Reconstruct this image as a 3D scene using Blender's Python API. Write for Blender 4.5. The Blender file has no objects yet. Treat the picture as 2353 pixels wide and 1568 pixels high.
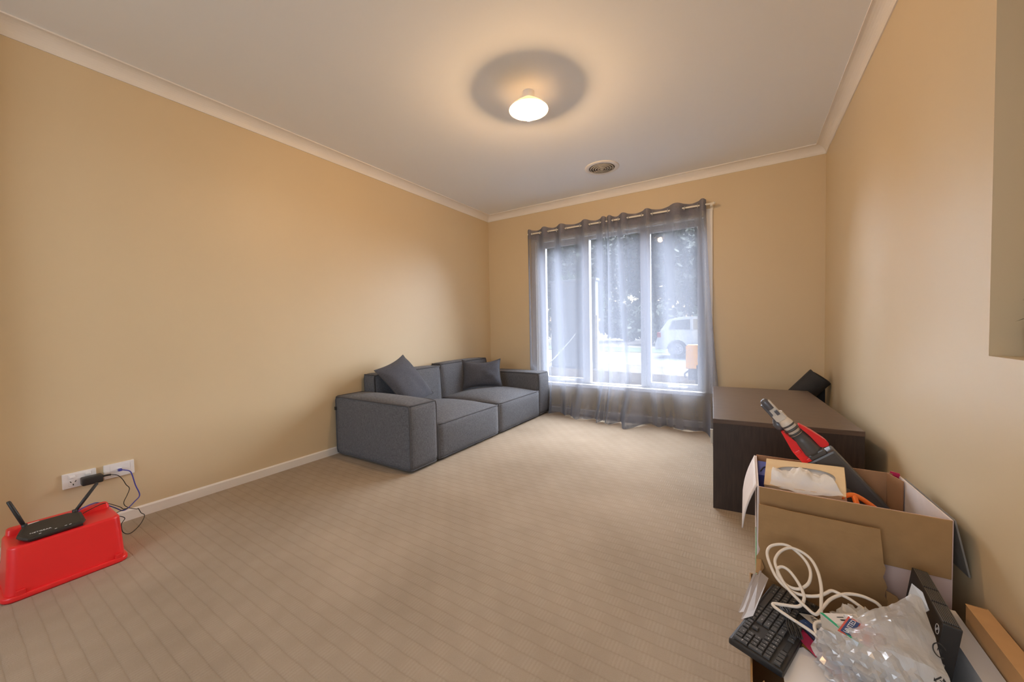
import bpy, bmesh, math, random
from mathutils import Vector, Matrix, noise
R = math.radians
random.seed(7)
C = bpy.context.scene.collection
SC = bpy.context.scene

# ------------------------------------------------------------------ camera, sky, lights, exposure
F, PX, PY = 857.093, 1176.282, 779.938          # focal length and principal point for a 2353 x 1568 frame
yaw, pitch, roll = 0.562717, -0.033147, -0.019285
cd = bpy.data.cameras.new('camera'); cam = bpy.data.objects.new('camera', cd); C.objects.link(cam)
f0 = Vector((-math.sin(yaw), math.cos(yaw), 0)); r0 = Vector((math.cos(yaw), math.sin(yaw), 0)); u0 = Vector((0, 0, 1))
f1 = math.cos(pitch) * f0 + math.sin(pitch) * u0; u1 = -math.sin(pitch) * f0 + math.cos(pitch) * u0
r2 = math.cos(roll) * r0 + math.sin(roll) * u1; u2 = -math.sin(roll) * r0 + math.cos(roll) * u1
cam.matrix_world = Matrix(((r2.x, u2.x, -f1.x, 2.7993), (r2.y, u2.y, -f1.y, 0.0), (r2.z, u2.z, -f1.z, 0.9921), (0, 0, 0, 1)))
cd.sensor_width = 36; cd.sensor_fit = 'HORIZONTAL'; cd.lens = F * 36 / 2353
cd.shift_x = -(PX - 1176.5) / 2353; cd.shift_y = (PY - 784) / 2353
cd.clip_start = 0.02; cd.clip_end = 400
SC.camera = cam

SC.view_settings.view_transform = 'Standard'; SC.view_settings.look = 'None'
SC.view_settings.gamma = 1; SC.view_settings.use_curve_mapping = False
SC.view_settings.exposure = 1.6
SC.cycles.use_denoising = True
SC.cycles.max_bounces = 10; SC.cycles.diffuse_bounces = 6; SC.cycles.transparent_max_bounces = 24
SC.cycles.sample_clamp_indirect = 6.0
SC.cycles.caustics_reflective = False; SC.cycles.caustics_refractive = False

world = bpy.data.worlds.new('sky'); SC.world = world; world.use_nodes = True
wn = world.node_tree; bg = wn.nodes['Background']
sky = wn.nodes.new('ShaderNodeTexSky'); sky.sky_type = 'NISHITA'; sky.sun_disc = False
sky.sun_elevation = R(48); sky.sun_rotation = R(-8); sky.air_density = 1.0; sky.dust_density = 2.5
wn.links.new(sky.outputs[0], bg.inputs[0]); bg.inputs[1].default_value = 0.075

def light(name, kind, loc, energy, color, rot=(0, 0, 0), **kw):
    d = bpy.data.lights.new(name, kind); o = bpy.data.objects.new(name, d); C.objects.link(o)
    o.location = loc; o.rotation_euler = rot; d.energy = energy; d.color = color
    for k, v in kw.items(): setattr(d, k, v)
    return o
SUN_DIR = Vector((0.0, -1.0, -0.55)).normalized()         # daylight coming down through the window
sun = light('sun', 'SUN', (2, 9, 8), 23.0, (0.88, 0.95, 1.05), angle=R(95))
sun.rotation_euler = SUN_DIR.to_track_quat('-Z', 'Y').to_euler()
# fill light added in the unseen hall behind the camera
light('hall_fill', 'AREA', (1.90, -2.35, 1.45), 13, (0.97, 0.97, 1.0), (R(90), 0, 0), shape='RECTANGLE', size=1.7, size_y=1.9)
BULB = 310.0                                                 # emission of the ceiling lamp's bulb

H, W, D = 2.4, 3.3344, 3.9216

# ------------------------------------------------------------------ materials
def mat(name, col, rough=0.6, metal=0.0, bump=None, var=None, spec=0.5, trans=0.0, emit=None, sheen=0.0, coat=0.0):
    """principled material; bump=(scale,strength[,dist]); var=(scale,amount) gives slight colour mottling"""
    m = bpy.data.materials.new(name); m.use_nodes = True; n = m.node_tree.nodes; l = m.node_tree.links
    b = n['Principled BSDF']; b.inputs['Base Color'].default_value = (*col, 1); b.inputs['Roughness'].default_value = rough
    b.inputs['Metallic'].default_value = metal; b.inputs['Specular IOR Level'].default_value = spec
    b.inputs['Transmission Weight'].default_value = trans; b.inputs['Sheen Weight'].default_value = sheen
    b.inputs['Coat Weight'].default_value = coat
    tc = n.new('ShaderNodeTexCoord')
    if var:
        t = n.new('ShaderNodeTexNoise'); t.inputs['Scale'].default_value = var[0]; t.inputs['Detail'].default_value = 5
        l.new(tc.outputs['Object'], t.inputs['Vector'])
        r = n.new('ShaderNodeValToRGB'); a = var[1]
        r.color_ramp.elements[0].position = 0.3; r.color_ramp.elements[1].position = 0.7
        r.color_ramp.elements[0].color = (*[c * (1 - a) for c in col], 1); r.color_ramp.elements[1].color = (*[min(1, c * (1 + a)) for c in col], 1)
        l.new(t.outputs['Fac'], r.inputs['Fac']); l.new(r.outputs['Color'], b.inputs['Base Color'])
    if bump:
        t = n.new('ShaderNodeTexNoise'); t.inputs['Scale'].default_value = bump[0]; t.inputs['Detail'].default_value = 3
        l.new(tc.outputs['Object'], t.inputs['Vector'])
        bp = n.new('ShaderNodeBump'); bp.inputs['Strength'].default_value = bump[1]
        bp.inputs['Distance'].default_value = bump[2] if len(bump) > 2 else 0.002
        l.new(t.outputs['Fac'], bp.inputs['Height']); l.new(bp.outputs['Normal'], b.inputs['Normal'])
    if emit:
        b.inputs['Emission Color'].default_value = (*emit[0], 1); b.inputs['Emission Strength'].default_value = emit[1]
    return m

def fabric_mat(name, col, dark, scale=900.0):
    """woven cloth: two crossed thread waves mixed with noise"""
    m = bpy.data.materials.new(name); m.use_nodes = True; n = m.node_tree.nodes; l = m.node_tree.links
    b = n['Principled BSDF']; b.inputs['Roughness'].default_value = 0.9; b.inputs['Specular IOR Level'].default_value = 0.15
    b.inputs['Sheen Weight'].default_value = 0.08
    tc = n.new('ShaderNodeTexCoord')
    def streak(sx, sy, sz):
        mp = n.new('ShaderNodeMapping'); mp.inputs['Scale'].default_value = (sx, sy, sz)
        t = n.new('ShaderNodeTexNoise'); t.inputs['Scale'].default_value = 1.0; t.inputs['Detail'].default_value = 2
        l.new(tc.outputs['Object'], mp.inputs['Vector']); l.new(mp.outputs['Vector'], t.inputs['Vector']); return t
    a = streak(60, 60, 420); c = streak(420, 420, 50)
    add = n.new('ShaderNodeMath'); add.operation = 'ADD'; l.new(a.outputs['Fac'], add.inputs[0]); l.new(c.outputs['Fac'], add.inputs[1])
    r = n.new('ShaderNodeMapRange'); r.inputs[1].default_value = 0.7; r.inputs[2].default_value = 1.3
    l.new(add.outputs[0], r.inputs[0])
    mx = n.new('ShaderNodeMixRGB'); mx.inputs['Color1'].default_value = (*dark, 1); mx.inputs['Color2'].default_value = (*col, 1)
    l.new(r.outputs[0], mx.inputs['Fac']); l.new(mx.outputs['Color'], b.inputs['Base Color'])
    bp = n.new('ShaderNodeBump'); bp.inputs['Strength'].default_value = 0.25; bp.inputs['Distance'].default_value = 0.001
    l.new(r.outputs[0], bp.inputs['Height']); l.new(bp.outputs['Normal'], b.inputs['Normal'])
    return m

def thin_mat(name, col, clear, transl=0.5, gloss=0.0, weave=0.0, rough=0.35, grazing=False):
    """thin see-through sheet: part clear, rest scattering on both sides"""
    m = bpy.data.materials.new(name); m.use_nodes = True; n = m.node_tree.nodes; l = m.node_tree.links
    n.remove(n['Principled BSDF']); out = n['Material Output']
    d = n.new('ShaderNodeBsdfDiffuse'); t = n.new('ShaderNodeBsdfTranslucent'); tr = n.new('ShaderNodeBsdfTransparent')
    d.inputs[0].default_value = (*col, 1); t.inputs[0].default_value = (*col, 1)
    m1 = n.new('ShaderNodeMixShader'); m1.inputs[0].default_value = transl; l.new(d.outputs[0], m1.inputs[1]); l.new(t.outputs[0], m1.inputs[2])
    cur = m1
    if gloss:
        g = n.new('ShaderNodeBsdfGlossy'); g.inputs['Roughness'].default_value = rough
        mg = n.new('ShaderNodeMixShader'); mg.inputs[0].default_value = gloss; l.new(cur.outputs[0], mg.inputs[1]); l.new(g.outputs[0], mg.inputs[2]); cur = mg
    m2 = n.new('ShaderNodeMixShader'); m2.inputs[0].default_value = clear
    l.new(cur.outputs[0], m2.inputs[1]); l.new(tr.outputs[0], m2.inputs[2]); l.new(m2.outputs[0], out.inputs['Surface'])
    if weave:
        tc = n.new('ShaderNodeTexCoord'); mp = n.new('ShaderNodeMapping'); mp.inputs['Scale'].default_value = (420, 420, 260)
        nz = n.new('ShaderNodeTexNoise'); nz.inputs['Scale'].default_value = 1.0; nz.inputs['Detail'].default_value = 3
        l.new(tc.outputs['Object'], mp.inputs['Vector']); l.new(mp.outputs[0], nz.inputs['Vector'])
        r = n.new('ShaderNodeMapRange'); r.inputs[1].default_value = 0.3; r.inputs[2].default_value = 0.7
        r.inputs[3].default_value = clear - weave; r.inputs[4].default_value = clear + weave
        l.new(nz.outputs['Fac'], r.inputs[0]); l.new(r.outputs[0], m2.inputs[0])
        if grazing:      # a weave closes up when seen edge-on: clear ** (1 / cos)
            lw = n.new('ShaderNodeLayerWeight'); lw.inputs['Blend'].default_value = 0.5
            c1 = n.new('ShaderNodeMath'); c1.operation = 'SUBTRACT'; c1.inputs[0].default_value = 1.0; l.new(lw.outputs['Facing'], c1.inputs[1])
            c2 = n.new('ShaderNodeMath'); c2.operation = 'MAXIMUM'; c2.inputs[1].default_value = 0.12; l.new(c1.outputs[0], c2.inputs[0])
            c3 = n.new('ShaderNodeMath'); c3.operation = 'DIVIDE'; c3.inputs[0].default_value = 1.0; l.new(c2.outputs[0], c3.inputs[1])
            c4 = n.new('ShaderNodeMath'); c4.operation = 'POWER'; l.new(r.outputs[0], c4.inputs[0]); l.new(c3.outputs[0], c4.inputs[1])
            l.new(c4.outputs[0], m2.inputs[0])
    return m

def carpet_mat():
    m = bpy.data.materials.new('carpet'); m.use_nodes = True; n = m.node_tree.nodes; l = m.node_tree.links
    b = n['Principled BSDF']; b.inputs['Roughness'].default_value = 0.95; b.inputs['Specular IOR Level'].default_value = 0.1
    tc = n.new('ShaderNodeTexCoord'); sep = n.new('ShaderNodeSeparateXYZ')
    wob = n.new('ShaderNodeTexNoise'); wob.inputs['Scale'].default_value = 9; wob.inputs['Detail'].default_value = 2
    l.new(tc.outputs['Object'], wob.inputs['Vector'])
    l.new(tc.outputs['Object'], sep.inputs[0])
    def M(op, a, b_=None, c=None):
        x = n.new('ShaderNodeMath'); x.operation = op
        for i, v in enumerate((a, b_, c)):
            if v is None: continue
            if hasattr(v, 'is_output') or hasattr(v, 'links'): l.new(v, x.inputs[i])
            else: x.inputs[i].default_value = v
        return x.outputs[0]
    X, Y = sep.outputs['X'], sep.outputs['Y']
    wv = M('MULTIPLY', M('SUBTRACT', wob.outputs['Fac'], 0.5), 0.007)
    yr = M('MULTIPLY', M('ADD', Y, wv), 1 / 0.047)
    row = M('FLOOR', yr); fy = M('FRACT', yr)
    groove = M('SUBTRACT', 1.0, M('POWER', M('ABSOLUTE', M('SUBTRACT', M('MULTIPLY', fy, 2.0), 1.0)), 9.0))      # low at row joints
    xb = M('FRACT', M('ADD', M('MULTIPLY', X, 1 / 0.118), M('MULTIPLY', row, 0.371)))
    mask = M('MINIMUM', M('MAXIMUM', M('ADD', M('MULTIPLY', M('SINE', M('MULTIPLY', xb, 2 * math.pi)), 0.9), 0.55), 0.0), 1.0)
    rib = M('ADD', M('MULTIPLY', M('SINE', M('MULTIPLY', X, 2 * math.pi / 0.0118)), 0.5), 0.5)
    ribs = M('MULTIPLY', rib, mask)
    fl = n.new('ShaderNodeTexNoise'); fl.inputs['Scale'].default_value = 260; fl.inputs['Detail'].default_value = 2
    l.new(tc.outputs['Object'], fl.inputs['Vector'])
    h = M('ADD', M('ADD', M('MULTIPLY', groove, 0.36), M('MULTIPLY', ribs, 0.22)), M('MULTIPLY', fl.outputs['Fac'], 0.45))
    bp = n.new('ShaderNodeBump'); bp.inputs['Strength'].default_value = 0.6; bp.inputs['Distance'].default_value = 0.005
    l.new(h, bp.inputs['Height']); l.new(bp.outputs['Normal'], b.inputs['Normal'])
    big = n.new('ShaderNodeTexNoise'); big.inputs['Scale'].default_value = 1.6; big.inputs['Detail'].default_value = 6
    l.new(tc.outputs['Object'], big.inputs['Vector'])
    tone = M('ADD', M('MULTIPLY', h, 0.16), M('MULTIPLY', big.outputs['Fac'], 0.35))  # height also darkens the grooves, putting some shade into the pile colour
    r = n.new('ShaderNodeValToRGB'); e = r.color_ramp.elements
    e[0].position = 0.10; e[0].color = (0.26, 0.202, 0.144, 1); e[1].position = 0.42; e[1].color = (0.495, 0.410, 0.315, 1)
    l.new(tone, r.inputs['Fac'])
    l.new(r.outputs['Color'], b.inputs['Base Color'])
    return m

def wood_mat(name, col, dark, rough, axis=(2, 40, 40)):
    m = bpy.data.materials.new(name); m.use_nodes = True; n = m.node_tree.nodes; l = m.node_tree.links
    b = n['Principled BSDF']; b.inputs['Roughness'].default_value = rough
    tc = n.new('ShaderNodeTexCoord'); mp = n.new('ShaderNodeMapping'); mp.inputs['Scale'].default_value = axis
    t = n.new('ShaderNodeTexNoise'); t.inputs['Scale'].default_value = 3; t.inputs['Detail'].default_value = 6
    l.new(tc.outputs['Object'], mp.inputs['Vector']); l.new(mp.outputs['Vector'], t.inputs['Vector'])
    r = n.new('ShaderNodeValToRGB'); r.color_ramp.elements[0].position = 0.35; r.color_ramp.elements[1].position = 0.7
    r.color_ramp.elements[0].color = (*dark, 1); r.color_ramp.elements[1].color = (*col, 1)
    l.new(t.outputs['Fac'], r.inputs['Fac']); l.new(r.outputs['Color'], b.inputs['Base Color'])
    return m

PAINT = (0.65, 0.522, 0.332)
M_wall = mat('wall_paint', PAINT, 0.45, bump=(220, 0.04), var=(1.2, 0.02), spec=0.5)
M_ceil = mat('ceiling_paint', (0.85, 0.87, 0.89), 0.8, bump=(180, 0.05), spec=0.2)
M_trim = mat('trim_paint', (0.80, 0.76, 0.70), 0.45, var=(3, 0.02))
M_carpet = carpet_mat()
M_frame = mat('window_aluminium', (0.52, 0.53, 0.54), 0.4, var=(5, 0.03))
M_white = mat('white_plastic', (0.82, 0.81, 0.80), 0.35, var=(20, 0.01))
M_rod = mat('rod_white', (0.80, 0.74, 0.62), 0.35, var=(20, 0.02))
M_chrome = mat('eyelet_steel', (0.75, 0.75, 0.74), 0.22, metal=1.0, bump=(90, 0.02))
M_glass = thin_mat('window_glass', (0.9, 0.95, 0.95), 0.965, 0.5, gloss=0.9, rough=0.02)
M_sheer = thin_mat('sheer_curtain', (0.225, 0.240, 0.285), 0.47, 0.38, weave=0.04, grazing=True)
M_header = thin_mat('curtain_header', (0.62, 0.58, 0.64), 0.14, 0.30, weave=0.05, grazing=True)
M_hem = thin_mat('curtain_hem', (0.42, 0.43, 0.50), 0.74, 0.4, weave=0.04)
M_sofa = fabric_mat('sofa_cloth', (0.165, 0.170, 0.185), (0.078, 0.081, 0.092))
M_pipe = mat('sofa_piping', (0.075, 0.075, 0.082), 0.85, bump=(400, 0.2))
M_cush = fabric_mat('cushion_cloth', (0.10, 0.105, 0.125), (0.058, 0.060, 0.074))
M_cab = wood_mat('dark_wood', (0.050, 0.032, 0.025), (0.030, 0.020, 0.016), 0.42, (30, 30, 3))
M_cabtop = wood_mat('dark_wood_top', (0.125, 0.082, 0.060), (0.090, 0.058, 0.043), 0.32, (3, 30, 30))
M_mat = mat('mat_foam', (0.030, 0.028, 0.028), 0.75, bump=(260, 0.5, 0.004), var=(30, 0.1))
M_key = mat('key_plastic', (0.058, 0.055, 0.053), 0.5, var=(60, 0.06))
M_black = mat('black_plastic', (0.022, 0.021, 0.021), 0.42, bump=(300, 0.08), var=(40, 0.08))
M_blackm = mat('black_matte', (0.014, 0.013, 0.013), 0.7, bump=(200, 0.1))
M_red = mat('red_plastic', (0.80, 0.022, 0.024), 0.30, bump=(60, 0.03), var=(4, 0.05))
M_card = mat('cardboard', (0.365, 0.212, 0.088), 0.85, bump=(120, 0.12), var=(25, 0.05))
M_cardin = mat('cardboard_inside', (0.38, 0.20, 0.095), 0.85, bump=(60, 0.25, 0.003), var=(18, 0.06))
M_cardpink = mat('carton_print_pink', (0.66, 0.50, 0.45), 0.6, var=(9, 0.03), bump=(80, 0.06))
M_cardwhite = mat('carton_print_white', (0.74, 0.66, 0.62), 0.6, var=(40, 0.03), bump=(80, 0.08))
M_cardgrey = mat('carton_print_grey', (0.20, 0.185, 0.165), 0.6, var=(40, 0.12))
M_tissbox = wood_mat('tissue_box_print', (0.84, 0.66, 0.41), (0.79, 0.59, 0.34), 0.55, (2, 12, 12))
M_tissue = thin_mat('tissue_paper', (0.94, 0.92, 0.88), 0.03, 0.22)
M_film = thin_mat('dispenser_film', (0.9, 0.85, 0.75), 0.45, 0.4, gloss=0.15)
M_cable = mat('cream_cable', (0.78, 0.70, 0.60), 0.45, bump=(300, 0.03))
M_blue = mat('blue_cable', (0.055, 0.06, 0.35), 0.4, var=(60, 0.1))
M_bag = thin_mat('clear_bag', (0.86, 0.87, 0.88), 0.32, 0.40, gloss=0.22, rough=0.22)
M_paper = mat('paper', (0.76, 0.73, 0.70), 0.7, var=(12, 0.03))
M_paper2 = mat('paper_cream', (0.70, 0.62, 0.52), 0.7, var=(12, 0.03))
M_plasw = thin_mat('poly_sleeve', (0.62, 0.56, 0.52), 0.28, 0.4, gloss=0.08)
M_navy = mat('navy_cover', (0.030, 0.065, 0.19), 0.55, bump=(200, 0.15))
M_magenta = mat('magenta_folder', (0.45, 0.02, 0.08), 0.4, var=(20, 0.08))
M_green = mat('green_print', (0.02, 0.40, 0.20), 0.45, var=(20, 0.05))
M_orange = mat('orange_plastic', (0.90, 0.20, 0.03), 0.35, var=(20, 0.05))
M_bluebox = mat('blue_box', (0.06, 0.08, 0.36), 0.45, var=(20, 0.06))
M_rib = mat('vent_rib_grey', (0.13, 0.12, 0.11), 0.55, var=(60, 0.06))
M_cream = mat('toy_cream', (0.66, 0.60, 0.52), 0.4, var=(20, 0.03))
M_toygrey = mat('toy_grey', (0.075, 0.072, 0.070), 0.38, var=(30, 0.06))
M_toydark = mat('toy_gunmetal', (0.12, 0.12, 0.135), 0.3, metal=0.3, bump=(200, 0.04))
M_ink = mat('black_print', (0.02, 0.02, 0.02), 0.6, var=(30, 0.1))
M_legend = mat('white_print', (0.80, 0.80, 0.80), 0.5, var=(30, 0.02))
M_shade = thin_mat('opal_shade', (0.62, 0.59, 0.55), 0.02, 0.42, gloss=0.04)
M_bulb = mat('bulb_glow', (1, 1, 1), 0.4, emit=((1.0, 0.62, 0.31), BULB))
M_vent = mat('vent_plastic', (0.66, 0.60, 0.50), 0.5, var=(20, 0.03))
M_ventin = mat('vent_dark', (0.14, 0.11, 0.08), 0.8, var=(20, 0.1))

# ------------------------------------------------------------------ object helpers
def tag(o, label=None, cat=None, group=None, kind=None):
    if label: o['label'] = label
    if cat: o['category'] = cat
    if group: o['group'] = group
    if kind: o['kind'] = kind
    return o
def parent_to(o, p):
    o.parent = p
    if p is not None: o.matrix_parent_inverse = ABS[p.name].inverted()
ABS = {}
def thing(name, label, cat, loc=(0, 0, 0), group=None, mtx=None):
    """an Empty at the base of a thing; parts are built in world space unless mtx is given (then in local space)"""
    o = bpy.data.objects.new(name, None); C.objects.link(o); o.empty_display_size = 0.05
    if mtx is not None: o.matrix_world = mtx; ABS[o.name] = Matrix.Identity(4)
    else: o.location = loc; ABS[o.name] = Matrix.Translation(loc)
    return tag(o, label, cat, group)
def mesh(name, verts, faces, m, parent=None, smooth=False):
    me = bpy.data.meshes.new(name); me.from_pydata([tuple(v) for v in verts], [], faces); me.update()
    o = bpy.data.objects.new(name, me); C.objects.link(o)
    if m: me.materials.append(m)
    if smooth:
        for pgn in me.polygons: pgn.use_smooth = True
    ABS[o.name] = Matrix.Identity(4)
    if parent is not None: parent_to(o, parent)
    return o
def from_bm(name, bm, m, parent=None, smooth=False):
    bmesh.ops.recalc_face_normals(bm, faces=bm.faces)
    me = bpy.data.meshes.new(name); bm.to_mesh(me); bm.free()
    o = bpy.data.objects.new(name, me); C.objects.link(o)
    if m: me.materials.append(m)
    if smooth:
        for pgn in me.polygons: pgn.use_smooth = True
    ABS[o.name] = Matrix.Identity(4)
    if parent is not None: parent_to(o, parent)
    return o
def bm_box(bm, lo, hi, bevel=0.0, mtx=None, seg=2):
    ret = bmesh.ops.create_cube(bm, size=1.0); vs = ret['verts']
    for v in vs:
        v.co = Vector([lo[i] + (v.co[i] + 0.5) * (hi[i] - lo[i]) for i in range(3)])
    if bevel:
        es = list({e for v in vs for e in v.link_edges})
        r = bmesh.ops.bevel(bm, geom=es, offset=bevel, segments=seg, affect='EDGES', profile=0.6)
        vs = list({v for f in r['faces'] for v in f.verts} | {v for v in vs if v.is_valid})
    if mtx is not None:
        for v in vs: v.co = mtx @ v.co
    return vs
def box(name, lo, hi, m, parent=None, bevel=0.0, mtx=None, smooth=False, seg=2):
    bm = bmesh.new(); bm_box(bm, lo, hi, bevel, mtx, seg); return from_bm(name, bm, m, parent, smooth)
def slab(name, pts, th, m, parent=None, bevel=0.0):
    """flat polygon given by 3D points, thickened along its normal"""
    P = [Vector(q) for q in pts]; nrm = Vector((0, 0, 0))
    for i in range(len(P)):
        a, b = P[i], P[(i + 1) % len(P)]
        nrm += Vector(((a.y - b.y) * (a.z + b.z), (a.z - b.z) * (a.x + b.x), (a.x - b.x) * (a.y + b.y)))
    nrm.normalize(); k = len(P)
    bm = bmesh.new(); A = [bm.verts.new(q) for q in P]; B = [bm.verts.new(q - nrm * th) for q in P]
    bm.faces.new(A); bm.faces.new(B[::-1])
    for i in range(k): bm.faces.new((A[i], B[i], B[(i + 1) % k], A[(i + 1) % k]))
    if bevel: bmesh.ops.bevel(bm, geom=bm.edges[:], offset=bevel, segments=2, affect='EDGES')
    return from_bm(name, bm, m, parent)
def smooth_path(pts, sub=6, closed=False):
    P = [Vector(q) for q in pts]; out = []; k = len(P)
    rng = range(k) if closed else range(k - 1)
    for i in rng:
        if closed: p0, p1, p2, p3 = P[i - 1], P[i], P[(i + 1) % k], P[(i + 2) % k]
        else: p0, p1, p2, p3 = P[max(0, i - 1)], P[i], P[i + 1], P[min(k - 1, i + 2)]
        for j in range(sub):
            t = j / sub
            out.append(0.5 * ((2 * p1) + (p2 - p0) * t + (2 * p0 - 5 * p1 + 4 * p2 - p3) * t * t + (3 * p1 - p0 - 3 * p2 + p3) * t ** 3))
    if not closed: out.append(P[-1])
    return out
def bm_tube(bm, path, r, seg=8, closed=False, caps=True):
    P = [Vector(q) for q in path]; k = len(P); rings = []
    t = (P[1] - P[0]).normalized(); nrm = t.orthogonal().normalized()
    for i in range(k):
        if closed: t = (P[(i + 1) % k] - P[i - 1]).normalized()
        else: t = (P[min(k - 1, i + 1)] - P[max(0, i - 1)]).normalized()
        nrm = (nrm - t * nrm.dot(t)).normalized(); bn = t.cross(nrm)
        rr = r[i] if isinstance(r, (list, tuple)) else r
        rings.append([bm.verts.new(P[i] + (nrm * math.cos(a) + bn * math.sin(a)) * rr) for a in (2 * math.pi * s / seg for s in range(seg))])
    for i in range(k if closed else k - 1):
        A, B = rings[i], rings[(i + 1) % k]
        for s in range(seg): bm.faces.new((A[s], A[(s + 1) % seg], B[(s + 1) % seg], B[s]))
    if not closed and caps: bm.faces.new(rings[0][::-1]); bm.faces.new(rings[-1])
def tube(name, pts, r, m, parent=None, sub=6, seg=8, closed=False):
    bm = bmesh.new(); bm_tube(bm, smooth_path(pts, sub, closed) if sub > 1 else pts, r, seg, closed); return from_bm(name, bm, m, parent, True)
def bm_lathe(bm, prof, mtx=None, seg=32, cap=False):
    rings = []
    for r, z in prof:
        rings.append([bm.verts.new((mtx or Matrix()) @ Vector((r * math.cos(2 * math.pi * s / seg), r * math.sin(2 * math.pi * s / seg), z))) for s in range(seg)])
    for A, B in zip(rings, rings[1:]):
        for s in range(seg): bm.faces.new((A[s], A[(s + 1) % seg], B[(s + 1) % seg], B[s]))
    if cap: bm.faces.new(rings[0][::-1]); bm.faces.new(rings[-1])
def lathe(name, prof, m, parent=None, mtx=None, seg=32, cap=False, smooth=True):
    bm = bmesh.new(); bm_lathe(bm, prof, mtx, seg, cap); return from_bm(name, bm, m, parent, smooth)
def glyphs(body, size, ext=0.0, align='CENTER', res=2):
    """lettering as a plain mesh"""
    c = bpy.data.curves.new('lettering', 'FONT'); c.body = body; c.size = size; c.extrude = ext; c.align_x = align; c.align_y = 'CENTER'; c.resolution_u = res
    o = bpy.data.objects.new('lettering', c); me = bpy.data.meshes.new_from_object(o); bpy.data.objects.remove(o); bpy.data.curves.remove(c); return me
def text(name, body, size, mtx, m, parent=None, ext=0.0002, align='CENTER'):
    me = glyphs(body, size, ext, align); me.materials.clear(); me.materials.append(m)
    o = bpy.data.objects.new(name, me); C.objects.link(o); ABS[o.name] = Matrix.Identity(4)
    if parent is not None: parent_to(o, parent)
    o.matrix_basis = mtx
    return o
def frame_mtx(o, x, y):
    x = Vector(x).normalized(); y = Vector(y); y = (y - x * y.dot(x)).normalized(); z = x.cross(y); o = Vector(o)
    return Matrix(((x.x, y.x, z.x, o.x), (x.y, y.y, z.y, o.y), (x.z, y.z, z.z, o.z), (0, 0, 0, 1)))
def struct(o): o['kind'] = 'structure'; return o
def extrude_xy(name, poly, z0, z1, m, parent=None, bevel=0.0, mtx=None):
    """prism of a 2D outline"""
    bm = bmesh.new(); A = [bm.verts.new((x, y, z0)) for x, y in poly]; B = [bm.verts.new((x, y, z1)) for x, y in poly]; k = len(poly)
    bm.faces.new(A[::-1]); bm.faces.new(B)
    for i in range(k): bm.faces.new((A[i], A[(i + 1) % k], B[(i + 1) % k], B[i]))
    if bevel: bmesh.ops.bevel(bm, geom=bm.edges[:], offset=bevel, segments=2, affect='EDGES')
    if mtx is not None:
        for v in bm.verts: v.co = mtx @ v.co
    return from_bm(name, bm, m, parent)

# ------------------------------------------------------------------ room shell
REAR, OPENX, HALLY, HALLX = 0.10, 0.13, -2.5, 4.6
struct(mesh('floor', [(-0.1, HALLY, 0), (HALLX, HALLY, 0), (HALLX, D + 0.1, 0), (-0.1, D + 0.1, 0)], [(0, 1, 2, 3)], M_carpet))
struct(box('ceiling', (-0.1, HALLY, H), (HALLX, D + 0.1, H + 0.1), M_ceil))
struct(box('wall_left', (-0.1, REAR - 0.1, 0), (0, D + 0.1, H), M_wall))
struct(box('wall_rear', (0, REAR - 0.1, 0), (OPENX, REAR, H), M_wall))
struct(box('wall_hall_left', (-0.1, HALLY, 0), (0, REAR - 0.1, H), M_wall))
struct(box('wall_hall_right', (HALLX - 0.1, HALLY, 0), (HALLX, 0.4, H), M_wall))
# window wall with the opening
WX0, WX1, WZ0, WZ1 = 0.690, 2.474, 0.335, 1.985
bm = bmesh.new()
for lo, hi in (((0, D, 0), (WX0, D + 0.16, H)), ((WX1, D, 0), (W + 0.1, D + 0.16, H)), ((WX0, D, 0), (WX1, D + 0.16, WZ0)), ((WX0, D, WZ1), (WX1, D + 0.16, H))):
    bm_box(bm, lo, hi)
struct(from_bm('wall_window', bm, M_wall))
# right wall: solid beyond the display recess, which opens at y < 1.488 above a ledge
NY1, NY0, NZ0, NZ1, ND = 1.488, 1.12, 0.8924, 2.12, 0.40  # near end of the recess is unseen, set close to shade the jamb
bm = bmesh.new()
for lo, hi in (((W, NY1, 0), (W + 0.5, D + 0.1, H)), ((W, NY0, 0), (W + 0.5, NY1, NZ0)), ((W, NY0, NZ1), (W + 0.5, NY1, H)), ((W + ND, NY0, NZ0), (W + 0.5, NY1, NZ1)), ((W, 0.30, 0), (W + 0.5, NY0, H))):
    bm_box(bm, lo, hi)
struct(from_bm('wall_right', bm, M_wall))

def cornice(name, a, b, n_in, ma=1, mb=1):
    """cove moulding from a to b (points on the wall line), n_in = horizontal direction into the room; ends mitred"""
    ct, cb = 0.0728, 0.070
    prof = [(0, H - cb), (0.006, H - cb), (0.006, H - cb + 0.004)]
    for i in range(9):
        t = i / 8 * math.pi / 2
        prof.append((0.006 + (ct - 0.012) * (1 - math.cos(t)), H - cb + 0.006 + (cb - 0.012) * math.sin(t)))
    prof += [(ct - 0.006, H - 0.007), (ct, H - 0.007), (ct, H), (0, H)]
    a = Vector((*a, 0)); b = Vector((*b, 0)); t = (b - a).normalized(); n = Vector((*n_in, 0)); V = []; Fc = []; k = len(prof)
    for d, z in prof:
        V.append(a + t * d * ma + n * d + Vector((0, 0, z))); V.append(b - t * d * mb + n * d + Vector((0, 0, z)))
    for i in range(k):
        j = (i + 1) % k; Fc.append((2 * i, 2 * i + 1, 2 * j + 1, 2 * j))
    return struct(mesh(name, V, Fc, M_trim))
cornice('trim_1', (0, REAR), (0, D), (1, 0)); cornice('trim_2', (0, D), (W, D), (0, -1))
cornice('trim_3', (W, D), (W, 0.30), (-1, 0), 1, 0); cornice('trim_4', (OPENX, REAR), (0, REAR), (0, 1), 0, 1)
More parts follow.
